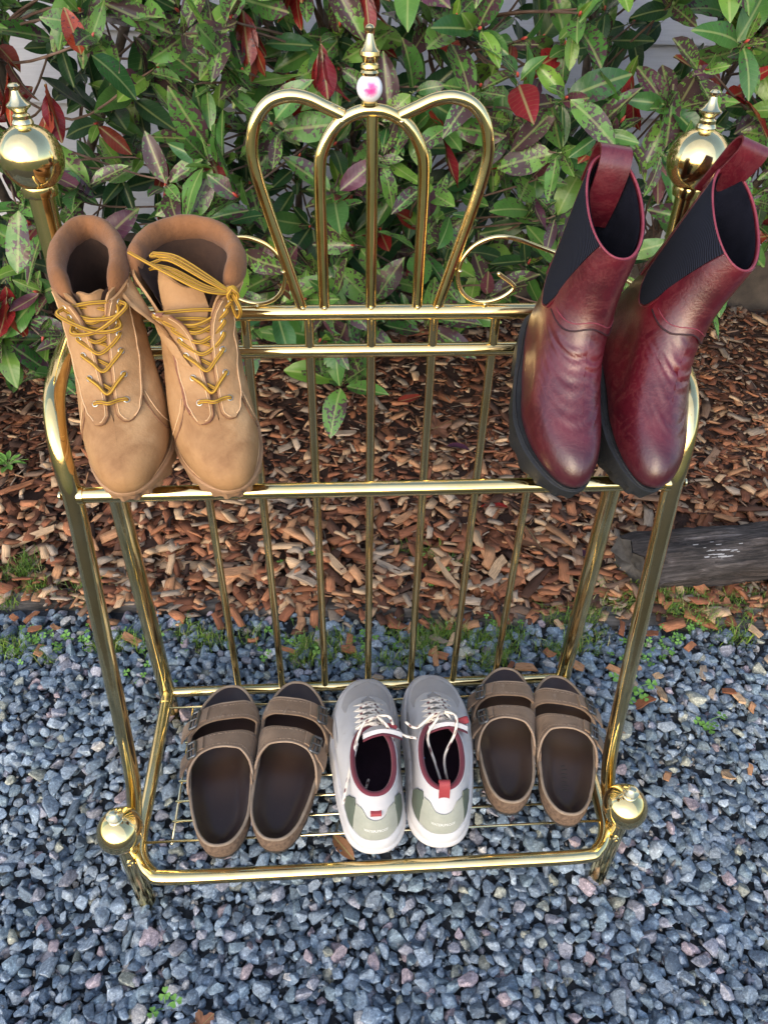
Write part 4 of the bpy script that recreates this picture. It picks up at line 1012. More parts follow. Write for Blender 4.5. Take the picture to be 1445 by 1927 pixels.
        ed = [(u, f2(u)) for u in us2[::-1]] + [(u, f1(u)) for u in us2[1:]]
        V, F = tube(np.array([L.Q(u, tt, lift(u, tt)+.0014) for u, tt in ed]), .0010, 5); obj('cut_edge', mesh('cut_edge', V, F, MAT['zip'] if open_zip and sgn == 1 else MAT['nubuck_dark']), q)
        if open_zip and sgn == 1:
            V, F = tube(np.array([L.Q(u, f2(u), lift(u, 0)+.001) for u in us2[3:]]), .0022, 6); obj('zip_teeth', mesh('zip_teeth', V, F, MAT['zip']), q)
    # tongue
    tl = (-.14, .14) if not open_zip else (-.07, .20)
    tu = LS(.30, 1.03, 19)
    def toff(u, t_):
        if open_zip: return -.0045 - .020*smooth01((u-.55)/.45)
        return -.0045 - .004*smooth01((u-.5)/.5) - (.004 if not open_zip else .002)*smooth01((u-.75)/.3)*(1 if not open_zip else .5)
    part('tongue', L.patch(tu, lambda u: max(tl[0], -gap(u)-.03)*(1-.45*smooth01((u-.97)/.06)), (lambda u: min(tl[1], gap(u)+.03)*(1-.45*smooth01((u-.97)/.06))) if not open_zip else (lambda u: min(tl[1], ga(u)+.01)), 18, toff, .0022), MAT['nubuck'], t, auto=60)
    if open_zip:   # flap of the opened side, standing away
        part('zip_flap', L.patch(LS(.46, 1.02, 18), lambda u: ga(u)-.035*smooth01((u-.46)/.2), lambda u: ga(u)+.03, 6, lambda u, t_: .004+.010*smooth01((u-.5)/.4)*(1-smooth01((t_-ga(u)+.035)/.06)), .0028), MAT['nubuck'], t, auto=60)
    # padded collar
    n = 44; ts = np.linspace(ga(1)+.012, 1-gap(1)-.012, n); cp = []; rr = []
    for i, tt in enumerate(ts):
        p = L.Q(1.0, tt, -.003); k = i/(n-1); endf = min(1, min(k, 1-k)/.10)
        cp.append(p + np.array([0, 0, .0005 - .012*(1-smooth01(endf))])); rr.append(.0082*(.45+.55*smooth01(endf))*(1+.018*math.sin(i*1.9)+.03*math.sin(i*.77)))
    Vc, Fc = tube(cr(cp, 2), np.interp(np.linspace(0, 1, 2*(n-1)+1), np.linspace(0, 1, n), rr), 16, up=(0, 0, 1), flat=1.6, dome=True)
    part('padded_collar', (Vc, Fc), MAT['suede_collar'], t)
    # eyelets and laces
    lc = G(); rows = [.335, .415, .495, .575, .655, .735, .815]
    def ep(u, sgn, off=.0034):
        tt = sgn*(gap(u)+.034+.012*u); lf = .003*smooth01((u-.6)/.4) + (.007*smooth01((u-.55)/.35) if open_zip and sgn == 1 else 0); return L.Q(u, tt % 1.0, off+lf), L.Nn(u, tt % 1.0)
    for u in rows:
        for sgn in (1, -1):
            if open_zip and sgn == 1 and u > .86: continue
            p, nn = ep(u, sgn); a, b_, c_ = frame_from(nn, np.array([1., .2, .1]))
            ring = np.array([p + (b_*math.cos(x)+c_*math.sin(x))*.0024 for x in np.linspace(0, 2*PI, 12, endpoint=False)])
            part('eyelet', tube(ring, .0008, 6, closed=True), MAT['eyelet'], t)
    for i, u in enumerate(rows):
        a, na = ep(u, 1); b_, nb = ep(u, -1); ua = u - (.045 if i else .0)
        mid = L.Q(ua, 0, .0065) if i == 0 else (a+b_)/2*.55 + L.Q(ua, 0, .003)*.45 + np.array([0, 0.004, -.004])
        sag = .010 if i else .001
        m1 = a*.72+b_*.28 + na*.004; m2 = b_*.72+a*.28 + nb*.004
        dv = (L.P(max(u-.06, .3), 0)-L.P(u, 0)); dv /= np.linalg.norm(dv)
        pts = [a - na*.005, a + na*.0015, m1 + dv*sag*.8, mid + dv*sag*.35 + na*.003, m2 + dv*sag*.8, b_ + nb*.0015, b_ - nb*.005]
        lc.add(*lace(cr(pts, 6), .0017, i))
        if i:   # the strand that crosses underneath to the next row
            a2, _ = ep(rows[i-1], 1); b2, _ = ep(rows[i-1], -1)
            lc.add(*lace(cr([a - na*.004, (a+b2)/2 - na*.002 + np.array([0, 0, .002]), b2 - nb*.002], 6), .0016, i+20))
    rs = np.random.default_rng(3)
    if not open_zip:
        a, na = ep(.82, 1); b_, nb = ep(.82, -1); a0, _ = ep(.69, 1); b0, _ = ep(.69, -1)
        fwd = np.array([0, .012, 0])
        for k, (p, q, r_, s_) in enumerate(((a, na, b0, 1), (b_, nb, a0, -1))):
            lc.add(*lace(cr([p, p+q*.006+fwd*.6, p*.5+r_*.5+fwd*1.6+np.array([0, 0, -.004]), r_+fwd*1.2, r_+fwd*.2], 7), .0017, 30+k))
        lc.add(*lace(cr([a, a*.5+b_*.5+fwd*.2+np.array([0, 0, .004]), b_], 7), .0017, 35))
        lc.add(*lace(cr([a+fwd*.1, a*.6+b_*.4+fwd*.9+np.array([0, 0, -.006]), b_+fwd*1.1+np.array([.004, 0, -.004]), b_-nb*.003], 7), .0017, 36))
    else:       # long ends gathered in a bundle over the tongue, knotted at the outer eyelet
        kn, nk = ep(.86, -1); kn = kn + nk*.003 + np.array([.002, .002, .006])
        far = L.Q(1.0, .25, -.014) + np.array([-.006, .016, .014])
        for k in range(6):
            o = np.array([.0012*(k-2.5), .0034*(k-2.5), -.0006*k]); h = .006+.0012*(k % 3)
            m1 = kn*.68+far*.32+np.array([0, .008, h]) + o; m2 = kn*.30+far*.70+np.array([0, .004, h*1.3]) + o*1.3
            e = far + o*1.2 + np.array([-.004*(k % 3), 0, -.001])
            if k == 5: e = far + np.array([.016, -.006, .006])
            lc.add(*lace(cr([kn, m1, m2, e], 9), .0015, 50+k))
        for k in range(0, 5, 2):
            o0, o1 = [np.array([.0012*(q-2.5), .0034*(q-2.5), -.0006*q])*1.2 + np.array([-.004*(q % 3), 0, -.001]) for q in (k, min(k+1, 4))]
            lc.add(*lace(cr([far+o0, far+(o0+o1)/2+np.array([.0045, -.001, -.0015]), far+o1], 6), .0015, 70+k))
        for k in range(4):
            th_ = np.linspace(0, 2*PI, 9)[:-1]+k; ring = np.array([kn+np.array([.0042*math.cos(x), .003*math.sin(x*2+k), .005*math.sin(x)]) for x in th_]); lc.add(*lace(cr(ring, 3, closed=True), .0017, 90+k))
        a, na = ep(.82, -1)
        lc.add(*lace(cr([kn, kn+np.array([-.004, .008, -.010]), a+np.array([-.006, .006, -.012]), a+na*.004+np.array([0, 0, -.016]), a], 7), .0017, 99))
    lc.obj('laces', MAT['lace_work'], t)
    for sgn in (1, -1):
        e = [(.31, .112), (.25, .128), (.18, .150), (.10, .176), (.03, .195)]; e = [(u, tt if sgn == 1 else 1-tt) for u, tt in e]
        sq = part('quarter_seam', tube(L.line(e, .0002), .0008, 5), MAT['nubuck_dark'], t)
        part('stitching', tube(L.line([(u, tt+sgn*.012) for u, tt in e], .0004), .0005, 5), MAT['thread'], sq)
    # heel counter seam
    sp = [(.30, .30), (.33, .33), (.36, .40), (.36, .5), (.36, .60), (.33, .67), (.30, .70)]
    part('heel_seam', tube(L.line(sp, .0004), .0006, 5), MAT['thread'], t)
    return t
tan_boot('left tan nubuck boot with its yellow laces threaded up to open padded collar', (-.276, -.004, .7665), PI+.20, -.275, 0.04, -1, False, 1.02, .74)
tan_boot('right tan nubuck boot with side zip open and laces bundled over the tongue', (-.186, -.004, .7665), PI+.22, -.275, 0.07, 1, True, 1.02, 1.18)

# ---- burgundy chelsea boots
m, ns, ls, b = new_mat('burgundy_leather')
tc = ns.new('ShaderNodeTexCoord').outputs['Object']
n1 = noise(ns, ls, tc, 14, 5, .6, .3)
r1 = ramp(ns, [(0.3, (0.030, 0.003, 0.007)), (0.52, (0.075, 0.005, 0.012)), (0.72, (0.135, 0.009, 0.018))]); ls.new(n1.outputs[0], r1.inputs[0])
n2 = noise(ns, ls, tc, 34, 7, .7, 1.2); r2 = ramp(ns, [(0.46, (0, 0, 0)), (0.5, (1, 1, 1)), (.54, (0, 0, 0))]); ls.new(n2.outputs[0], r2.inputs[0])
n4 = noise(ns, ls, tc, 10, 3, .5); 
wear = math_n(ns, ls, 'MULTIPLY', r2.outputs[0], math_n(ns, ls, 'MULTIPLY', n4.outputs[0], .45))
col = mixc(ns, ls, wear, r1.outputs[0], (0.20, 0.06, 0.06))
# hand-burnished dark toe
sx = ns.new('ShaderNodeSeparateXYZ'); ls.new(tc, sx.inputs[0])
tb_ = ns.new('ShaderNodeMapRange'); tb_.inputs[1].default_value = .20; tb_.inputs[2].default_value = .245; ls.new(sx.outputs[1], tb_.inputs[0])
col = mixc(ns, ls, math_n(ns, ls, 'MULTIPLY', tb_.outputs[0], .7), col, (0.03, 0.008, 0.014))
ls.new(col, b.inputs['Base Color'])
rg = ns.new('ShaderNodeMapRange'); rg.inputs[3].default_value = .22; rg.inputs[4].default_value = .42; ls.new(n1.outputs[0], rg.inputs[0]); ls.new(rg.outputs[0], b.inputs['Roughness'])
b.inputs['Specular IOR Level'].default_value = .6; b.inputs['Coat Weight'].default_value = .35; b.inputs['Coat Roughness'].default_value = .30
n3 = noise(ns, ls, tc, 330, 5, .65); b1 = bump(ns, ls, n3.outputs[0], .0005, .7); b2 = bump(ns, ls, n2.outputs[0], .0016, .35, b1.outputs[0]); ls.new(b2.outputs[0], b.inputs['Normal'])
MAT['burgundy'] = m
m, ns, ls, b = new_mat('navy_elastic')
tc = ns.new('ShaderNodeTexCoord').outputs['Object']
wv = ns.new('ShaderNodeTexWave'); wv.bands_direction = 'DIAGONAL'; wv.inputs['Scale'].default_value = 260; wv.inputs['Distortion'].default_value = .3; ls.new(tc, wv.inputs['Vector'])
rv = ramp(ns, [(0.2, (0.003, 0.004, 0.009)), (0.8, (0.012, 0.015, 0.028))]); ls.new(wv.outputs[0], rv.inputs[0]); ls.new(rv.outputs[0], b.inputs['Base Color']); b.inputs['Roughness'].default_value = .85; b.inputs['Specular IOR Level'].default_value = .2
bb = bump(ns, ls, wv.outputs[0], .0006, .8); ls.new(bb.outputs[0], b.inputs['Normal']); MAT['elastic'] = m
MAT['navy_lining'] = mat_mottled('navy_lining', (0.003, 0.004, 0.009), (0.009, 0.010, 0.019), 40, (.9, 1), 400, .0006, spec=.12)
MAT['black_rubber'] = mat_mottled('black_rubber', (0.007, 0.008, 0.010), (0.015, 0.017, 0.021), 40, (.5, .65), 300, .0005, extra=[((0.13, 0.11, 0.09), 30, .68, .78)])
MAT['dark_welt'] = mat_mottled('dark_seam', (0.018, 0.003, 0.006), (0.03, 0.005, 0.009), 60, (.5, .6))
MAT['red_edge'] = mat_mottled('cut_leather_edge', (0.17, 0.02, 0.04), (0.25, 0.045, 0.07), 90, (.6, .7))
BUR = [(0, .006, .044, .233, .040, .0395, 2.3, 0), (.05, .002, .054, .2415, .050, .0420, 2.35, 0), (.10, .002, .064, .2415, .062, .0422, 2.35, 0), (.16, .003, .076, .232, .0745, .0412, 2.25, .05), (.24, .004, .088, .207, .085, .0395, 2.15, .15), (.32, .006, .099, .181, .096, .038, 2.1, .35),
       (.40, .009, .111, .157, .109, .037, 2.05, .6), (.50, .012, .129, .137, .128, .0365, 2, .85), (.60, .013, .148, .125, .146, .0345, 2, 1), (.72, .010, .173, .118, .167, .0335, 2, 1), (.86, .006, .205, .114, .190, .0325, 2.1, 1), (1.0, .001, .236, .112, .208, .031, 2.15, 1)]
def chelsea(label, heel, yaw, pitch, roll, foot, tab_up, scale=1.0, seed=0):
    t = place('chelsea_boot', label, 'boot', heel, yaw, pitch, roll, scale, 'pair of burgundy chelsea boots')
    K = np.array(BUR); K[:, 5] *= .86; K[:, [2, 4]] -= .008; L = Last(K, foot)
    def wr(u, tt, p):    # ankle creases across the instep
        f = math.exp(-((u-.42)/.10)**2)*max(0, math.cos(2*PI*tt))**.7
        g_ = math.exp(-((u-.27)/.035)**2)*max(0, math.cos(2*PI*tt))
        d = .0021*f*math.sin(u*128 + 4*math.sin(5*tt*PI+seed)+1.7*math.sin(u*31)+seed)*(.55+.45*math.sin(u*57+9*tt+seed)) - .0009*g_*math.sin(u*150+5*math.sin(4*PI*tt+seed))
        return np.array([0, d*.7, d*.7])
    L.wr = wr
    bot = lambda y: 0.0 + 0.016*smooth01((y-.17)/.075)**1.4 + 0.012*smooth01((y-.066)/.004)*(1-smooth01((y-.098)/.012))
    wt = lambda y: 0.0375 - 0.007*smooth01((y-.05)/.08) + .004*smooth01((y-.18)/.06)
    part('outsole', sole_mesh(L, [(-.008, bot, 0), (.0035, lambda y: bot(y)+.001, .0032), (.0048, lambda y: bot(y)+.009, .0032), (.0048, lambda y: bot(y)+.0092, 0), (.0058, lambda y: wt(y)-.010, 0), (.0062, lambda y: wt(y)-.0055, 0), (.0050, lambda y: wt(y)-.005, 0)], nt=72), MAT['black_rubber'], t, auto=35)
    w = part('welt', sole_mesh(L, [(.0040, lambda y: wt(y)-.0065, 0), (.0072, lambda y: wt(y)-.005, 0), (.0075, lambda y: wt(y)-.0015, 0), (.0058, lambda y: wt(y)-.0005, 0), (-.002, lambda y: wt(y), 0)]), MAT['black_rubber'], t, auto=40)
    P = np.array([L.P(0, j/160) for j in range(160)]); c = P.mean(0); d = (P-c); d[:, 2] = 0; d /= np.linalg.norm(d, axis=1)[:, None]; P = P + d*.0055; P[:, 2] = [wt(y)-.0002 for y in P[:, 1]]
    rr = np.where(np.arange(160) % 2 == 0, .0011, .0006)
    part('welt_stitching', tube(P, rr, 5, closed=True), MAT['black_rubber'], t)
    us = LS(0, .12, 7) + LS(.14, .60, 44) + LS(.63, 1.0, 14)
    part('upper', L.patch(us, 0.0, 1.0, 73, -.002, .002), MAT['burgundy'], t, auto=70)
    part('lining', L.sheet([u for u in us if u > .12][::2] + [1.0], 0, 1.0, 49, -.0034), MAT['navy_lining'], t)
    part('insole', (np.array([L.P(.1, j/40)*np.array([.9, .97, 1]) for j in range(40)]), [tuple(range(40))]), MAT['navy_lining'], t)
    for sgn in (1, -1):
        f = (lambda x: x) if sgn == 1 else (lambda x: 1-x)
        lo, hi = edge_fn([(.455, .262), (.485, .232), (.56, .205), (.8, .150), (1.0, .108)]), edge_fn([(.455, .272), (.485, .296), (.56, .325), (.8, .340), (1.0, .348)])
        part('elastic_gore', L.patch(LS(.458, 1.003, 24), lambda u: f(lo(u)), lambda u: f(hi(u)), 12, .0005, .0009), MAT['elastic'], t, auto=60)
        # raised leather border round the gore
        e = [(u, f(lo(u)-.006)) for u in LS(1.0, .485, 11)] + [(.445, f(.267))] + [(u, f(hi(u)+.006)) for u in LS(.485, 1.0, 11)]
        part('gore_border', tube(L.line(e, .0006, 3), .0011, 6), MAT['burgundy'], t)
    # front shaft panel and back panel overlays
    bl = lambda x: .545 + .030*math.cos(x*2*PI*4.0)
    for nm, c0, hw in (('front_panel', 0.0, .172), ('back_panel', .5, .142)):
        A = []; nt = 23; us_ = LS(0, 1, 15)
        A0 = np.zeros((15, nt, 3)); A1 = np.zeros((15, nt, 3))
        for i, a in enumerate(us_):
            for j in range(nt):
                s_ = (j/(nt-1)-.5)*2; low = .555 - .045*abs(s_)**1.5 + .02*math.cos(s_*5) if nm == 'front_panel' else .50 - .02*s_*s_
                u = low + (1.003-low)*a; w_ = (.195 - .095*min(1, max(0, (u-.60)/.40))) if nm == 'front_panel' else hw; tt = (c0 + s_*w_) % 1.0
                p, n_ = L.P(u, tt), L.Nn(u, tt); A0[i, j] = p + n_*.0002; A1[i, j] = p + n_*.0017
        pn = part(nm, slab(A0, A1), MAT['burgundy'], t, auto=60)
        part('seam_stitching', tube(A1[1][1:-1] + .0002, .0005, 5), MAT['red_edge'], pn); part('cut_edge', tube(A1[0], .0009, 5), MAT['dark_welt'], pn)
    rim = np.array([L.Q(1.003, j/72, -.0004) for j in range(72)]); part('rim_binding', tube(rim, .0012, 6, closed=True), MAT['red_edge'], t)
    # pull loop at the back
    B = L.P(1.0, .5); w_ = .0150
    if tab_up: prof = [(-.0030, -.030), (-.0034, -.005), (-.004, .014), (-.001, .026), (.005, .0285), (.0095, .022), (.0080, .004), (.0050, -.012), (.0045, -.022)]
    else: prof = [(-.0030, -.030), (-.0034, -.008), (-.002, .005), (.003, .0095), (.011, .0092), (.019, .001), (.0235, -.016), (.025, -.036), (.024, -.056)]
    pp = cr([np.array([0, B[1]+a, B[2]+z]) for a, z in prof], 5); tg = np.gradient(pp, axis=0); tg /= np.linalg.norm(tg, axis=1)[:, None]
    nn = np.stack([np.zeros(len(pp)), -tg[:, 2], tg[:, 1]], 1)
    xs = np.linspace(-w_, w_, 5)
    A0 = np.array([[p + np.array([x, 0, 0]) + (0 if True else 0) for x in xs] for p in pp]); A1 = np.array([[p + np.array([x, 0, 0]) + n_*.0022 for x in xs] for p, n_ in zip(pp, nn)])
    part('pull_loop', slab(A0, A1), MAT['burgundy'], t, auto=60)
    return t
chelsea('left burgundy chelsea boot with its pull loop folded inside the shaft', (.180, .004, .7655), PI-.03, -.30, -.15, 1, False, 1.0, 0)
chelsea('right burgundy chelsea boot leaning outwards with its pull loop standing up', (.250, .004, .7655), PI-.04, -.30, -.37, -1, True, 1.0, 2)
# ---- sneakers
MAT['knit'] = mat_mottled('pale_grey_upper', (0.46, 0.455, 0.475), (0.54, 0.535, 0.555), 30, (.7, .85), 700, .0005, extra=[((0.33, 0.315, 0.31), 25, .58, .78)])
MAT['toe_mesh'] = mat_mottled('grey_mesh', (0.345, 0.33, 0.335), (0.41, 0.395, 0.40), 40, (.8, .9), 1100, .0006)
MAT['midsole'] = mat_mottled('white_foam', (0.54, 0.535, 0.55), (0.62, 0.61, 0.63), 20, (.5, .65), 200, .0004, extra=[((0.25, 0.22, 0.20), 110, .70, .78), ((.40, .37, .35), 22, .58, .78)])
MAT['gum_line'] = mat_mottled('tan_outsole', (0.36, 0.25, 0.18), (0.45, 0.33, 0.25), 30, (.7, .8), 200, .0005)
MAT['sage'] = mat_mottled('sage_suede', (0.27, 0.29, 0.24), (0.34, 0.35, 0.30), 60, (.85, .95), 400, .0005, fuzz=.3)
MAT['olive'] = mat_mottled('olive_panel', (0.085, 0.11, 0.085), (0.12, 0.145, 0.115), 40, (.6, .75), 400, .0004)
MAT['maroon'] = mat_mottled('maroon_lining', (0.105, 0.012, 0.026), (0.15, 0.020, 0.036), 40, (.8, .95), 700, .0004, fuzz=.2)
MAT['red_tab'] = mat_mottled('red_webbing', (0.26, 0.028, 0.035), (0.33, 0.042, 0.05), 60, (.55, .7), 500, .0004)
MAT['dark_insole'] = mat_mottled('plum_insole', (0.022, 0.010, 0.020), (0.04, 0.018, 0.034), 40, (.8, .95), 500, .0004)  # dark plum colour of the insole and lower inner wall
MAT['white_print'] = mat_mottled('white_print', (0.75, 0.75, 0.74), (0.8, 0.8, 0.8), 50, (.5, .6))
MAT['blue_trim'] = mat_mottled('blue_trim', (0.03, 0.10, 0.22), (0.04, 0.13, 0.27), 50, (.6, .7))
SNK = [(0, .012, .036, .262, .026, .0435, 2.7, 0), (.06, .009, .046, .2670, .033, .0440, 2.7, 0), (.14, .010, .056, .262, .042, .0432, 2.6, 0), (.24, .012, .064, .241, .0515, .0425, 2.5, .05), (.36, .014, .071, .212, .064, .041, 2.35, .2), (.50, .018, .079, .186, .081, .0385, 2.2, .4), (.65, .022, .088, .163, .091, .0355, 2.2, .6), (.80, .027, .097, .146, .098, .0325, 2.2, .8), (1.0, .031, .106, .134, .105, .0295, 2.3, 1)]
def text_verts(txt, size):
    cu = bpy.data.curves.new('lettering', 'FONT'); cu.body = txt; cu.size = size; cu.align_x = 'CENTER'; cu.resolution_u = 2
    o = bpy.data.objects.new('lettering', cu); COL.objects.link(o); bpy.context.view_layer.update()
    me = bpy.data.meshes.new_from_object(o.evaluated_get(bpy.context.evaluated_depsgraph_get()))
    V = np.array([v.co for v in me.vertices]); F = [tuple(p.vertices) for p in me.polygons]
    bpy.data.objects.remove(o); bpy.data.curves.remove(cu); bpy.data.meshes.remove(me)
    return V, F
def sneaker(label, heel, yaw, foot, variant, scale=1.0):
    t = place('sneaker', label, 'sneaker', heel, yaw, 0, 0, scale, 'pair of grey sneakers')
    L = Last(SNK, foot, .007, ([0, .10, .25, .42, .62, .78, .90, 1.0], [.94, .97, .91, .91, 1.02, 1.07, 1.06, 1.0]))
    bot = lambda y: .0 + .020*smooth01((y-.18)/.095)**1.3 + .006*(1-smooth01(y/.03))
    top = lambda y: .038 - .008*smooth01((y-.05)/.15) + .003*smooth01((y-.2)/.06)
    hl = lambda y: 1-smooth01((y-.0)/.11)
    part('outsole', sole_mesh(L, [(-.004, bot, 0), (.0035, lambda y: bot(y)+.0008, .0015), (.0045, lambda y: bot(y)+.005, .0015), (.001, lambda y: bot(y)+.0052, 0)], nt=120), MAT['gum_line'], t, auto=35)
    md = part('midsole', sole_mesh(L, [(.000, lambda y: bot(y)+.0048, 0), (.0052, lambda y: bot(y)+.0052, 0), (.0085, lambda y: bot(y)+.010, 0), (.0080, lambda y: bot(y)*.4+.017, 0), (.0062, lambda y: max(bot(y)+.013, .020), 0), (.0058, lambda y: max(bot(y)+.0145, .0215), 0), (.0066, lambda y: max(bot(y)+.016, .0235), 0), (.0052, lambda y: top(y)-.003, 0), (.0030, lambda y: top(y)+.0005, 0), (-.003, lambda y: top(y)+.001, 0), (-.006, lambda y: .012+bot(y), 0)], nt=120), MAT['midsole'], t, auto=50)
    us = LS(0, .16, 7) + LS(.2, 1.0, 22)
    part('upper', L.patch(us, 0, 1, 65, -.0025, .0025), MAT['knit'], t, auto=70)
    part('lining', L.sheet(LS(.35, 1.0, 12), 0, 1, 49, -.0052), MAT['maroon'], t)
    part('insole', (np.array([L.P(.16, j/40)*np.array([.9, .97, .55]) for j in range(40)]), [tuple(range(40))]), MAT['dark_insole'], t)
    V, F = L.sheet(LS(.08, .36, 6), 0, 1, 41, -.006); part('inner_wall', (V, F), MAT['dark_insole'], t)
    cp = np.array([L.Q(1.0, j/64, -.0030)+np.array([0, 0, .0008]) for j in range(64)]); part('collar_padding', tube(cp, .0037, 10, closed=True), MAT['maroon'], t)
    cp = np.array([L.Q(.985, j/64, .0004) for j in range(8, 57)]); part('collar_edge', tube(cp, .0013, 6), MAT['knit'], t)
    # overlays
    part('toe_panel', L.patch(LS(.185, .44, 16), lambda u: -.5*np.interp(u, [.185, .19, .205, .27, .37, .44], [.01, .12, .21, .27, .25, .17]), lambda u: .5*np.interp(u, [.185, .19, .205, .27, .37, .44], [.01, .12, .21, .27, .25, .17]), 25, .0003, .0007), MAT['toe_mesh'], t, auto=60)
    for sgn in (1, -1):
        f = (lambda x: x % 1) if sgn == 1 else (lambda x: (1-x) % 1)
        part('side_panel', L.patch(LS(.02, .66, 14), lambda u: f(np.interp(u, [.02, .2, .45, .66], [.345, .335, .345, .375])), lambda u: f(np.interp(u, [.02, .2, .45, .66], [.405, .402, .398, .382])), 8, .0006, .0012), MAT['olive'], t, auto=60)
        # eyestay
        part('eyestay', L.patch(LS(.36, .93, 16), lambda u: f(np.interp(u, [.36, .40, .6, .93], [.004, .030, .040, .062])), lambda u: f(np.interp(u, [.36, .42, .6, .8, .93], [.095, .115, .120, .130, .140])), 9, .0004, .0022), MAT['knit'], t, auto=60)
        part('quarter_window', L.patch(LS(.06, .40, 9), lambda u: f(.215-.028*max(0.0, math.sin(PI*(u-.06)/.34))**.6), lambda u: f(.215+.028*max(0.0, math.sin(PI*(u-.06)/.34))**.6), 7, .0003, .0007), MAT['toe_mesh'], t, auto=60)
    top_e = lambda tt: .46 + .16*smooth01((abs(tt-.5)-.035)/.045) - .02*math.cos((tt-.5)*60)
    A0 = np.zeros((10, 27, 3)); A1 = np.zeros_like(A0)
    for i in range(10):
        for j in range(27):
            tt = .395 + .21*j/26; u = .0 + top_e(tt)*i/9; p, n_ = L.P(u, tt), L.Nn(u, tt); A0[i, j] = p+n_*.0004; A1[i, j] = p+n_*.0014
    part('heel_counter', slab(A0, A1), MAT['sage'], t, auto=60)
    V, F = text_verts('WATERPROOF', .0062)
    Q = [L.Q(.17 + y*11.5, .5 - x*2.1, .0017) for x, y, _ in V]
    part('heel_lettering', (np.array(Q), F), MAT['white_print'], t, smooth=False)
    # tongue
    shift = -.014*foot if variant == 0 else .012*foot
    A0 = []; A1 = []
    for i, a in enumerate(LS(0, 1, 14)):
        y = .208 - .092*a + (.012*max(0, a-.7) if variant else 0); row0 = []; row1 = []
        zc = np.interp(a, [0, .35, .6, .8, 1], [.062, .077, .090, .103, .117]); hw = np.interp(a, [0, .3, 1], [.016, .022, .026])
        for j in range(11):
            s_ = (j/10-.5)*2; x = s_*hw + shift*smooth01((a-.45)/.5); z = zc - .010*s_*s_ - .002
            row0.append((x, y - .002*abs(s_), z)); row1.append((x, y+.003, z+.0042))
        A0.append(row0); A1.append(row1)
    A0, A1 = np.array(A0), np.array(A1)
    tg = part('tongue', slab(A0, A1), MAT['knit'], t, auto=60)
    lin = A0[4:].copy(); lin[:, :, 1] -= .0010; lin2 = lin.copy(); lin2[:, :, 1] -= .0026; lin2[:, :, 2] -= .001
    part('tongue_lining', slab(lin2, lin), MAT['maroon'], tg, auto=60)
    # pull loops: heel and tongue
    B = L.P(.97, .5)
    if variant == 0: prof = [(-.0005, -.036), (-.003, -.030), (-.010, -.024), (-.0125, -.019), (-.008, -.0185), (.0005, -.021)]
    else: prof = [(-.0060, -.045), (-.0055, -.034), (-.0035, -.018), (-.0015, -.004), (.0015, .008), (.0060, .012), (.0100, .006), (.0095, -.006)]
    pp = cr([np.array([0, B[1]+a, B[2]+z]) for a, z in prof], 5); tg_ = np.gradient(pp, axis=0); tg_ /= np.linalg.norm(tg_, axis=1)[:, None]; nn = np.stack([np.zeros(len(pp)), tg_[:, 2], -tg_[:, 1]], 1)
    xs = np.linspace(-.0068, .0068, 4)
    pl = part('heel_loop', slab(np.array([[p+np.array([x, 0, 0]) - n_*.0015 for x in xs] for p, n_ in zip(pp, nn)]), np.array([[p+np.array([x, 0, 0]) for x in xs] for p in pp])), MAT['red_tab'], t, auto=60)
    if variant:
        V, F = lathe([(.0001, 0), (.0040, 0), (.0042, .0008), (.0036, .0014), (.0002, .0015)], (0, 0, 0), 16); o = obj('snap', mesh('snap', V, F, MAT['white_print'], auto=40), pl); o.location = (0, B[1]-.0068, B[2]-.036); o.rotation_euler.x = PI/2+.22
    tx = shift + (.020*foot if variant else -.012*foot)
    V, F = box((0, 0, 0), (.016, .010, .011)); o = part('tongue_loop', (V, F), MAT['red_tab'], t, smooth=False); o.location = (tx, .128 if not variant else .132, .108); o.rotation_euler = (.5, 0, .35*foot)
    bv = o.modifiers.new('soft', 'BEVEL'); bv.width = .0025; bv.segments = 2
    # laces
    lg = G(); rows = [.44, .53, .62, .71, .80, .88]
    def ep(u, sgn, off=.0035): return L.Q(u, (sgn*np.interp(u, [.4, .6, .93], [.070, .080, .098])) % 1, off)
    for i in range(len(rows)-1):
        for sgn in (1, -1):
            a, b_ = ep(rows[i], sgn, .001), ep(rows[i+1], -sgn, .001); h = .0085+.0018*(sgn > 0)
            top_ = (a+b_)/2; zz = max(top_[2], L.P((rows[i]+rows[i+1])/2, 0)[2]) + h
            lg.add(*lace(cr([a, a*.72+b_*.28+np.array([0, 0, h*.8]), np.array([top_[0], top_[1], zz]), a*.28+b_*.72+np.array([0, 0, h*.8]), b_], 7), .0022, i*2+sgn, 'fleck'))
    a, b_ = ep(rows[0], 1, .001), ep(rows[0], -1, .001)
    lg.add(*lace(cr([a, (a+b_)/2+np.array([0, .002, .006]), b_], 9), .0019, 40, 'fleck'))
    kx = .002*foot
    K = np.array([shift*.6, .140, .119])
    a, b_ = ep(rows[-1], 1, .002), ep(rows[-1], -1, .002)
    for k, e in enumerate((a, b_)):
        lg.add(*lace(cr([e, e*.5+K*.5+np.array([0, -.002, .005]), K], 8), .0019, 50+k, 'fleck'))
    if variant == 0:
        ends = [[K, K+np.array([-.018, -.012, .004]), np.array([-.022, .105, .108]), np.array([-.030, .075, .101]), np.array([-.036, .052, .094]), np.array([-.040, .038, .083])],
                [K, K+np.array([.015, -.006, .006]), np.array([.030, .128, .111]), np.array([.042, .118, .105]), np.array([.058, .112, .106])],
                [K, K+np.array([.010, -.016, .004]), np.array([.026, .120, .106]), np.array([.029, .110, .095])],
                [np.array([-.020, .108, .105]), np.array([-.026, .085, .095]), np.array([-.022, .062, .075]), np.array([-.012, .068, .060]), np.array([-.006, .085, .055])]]
    else:
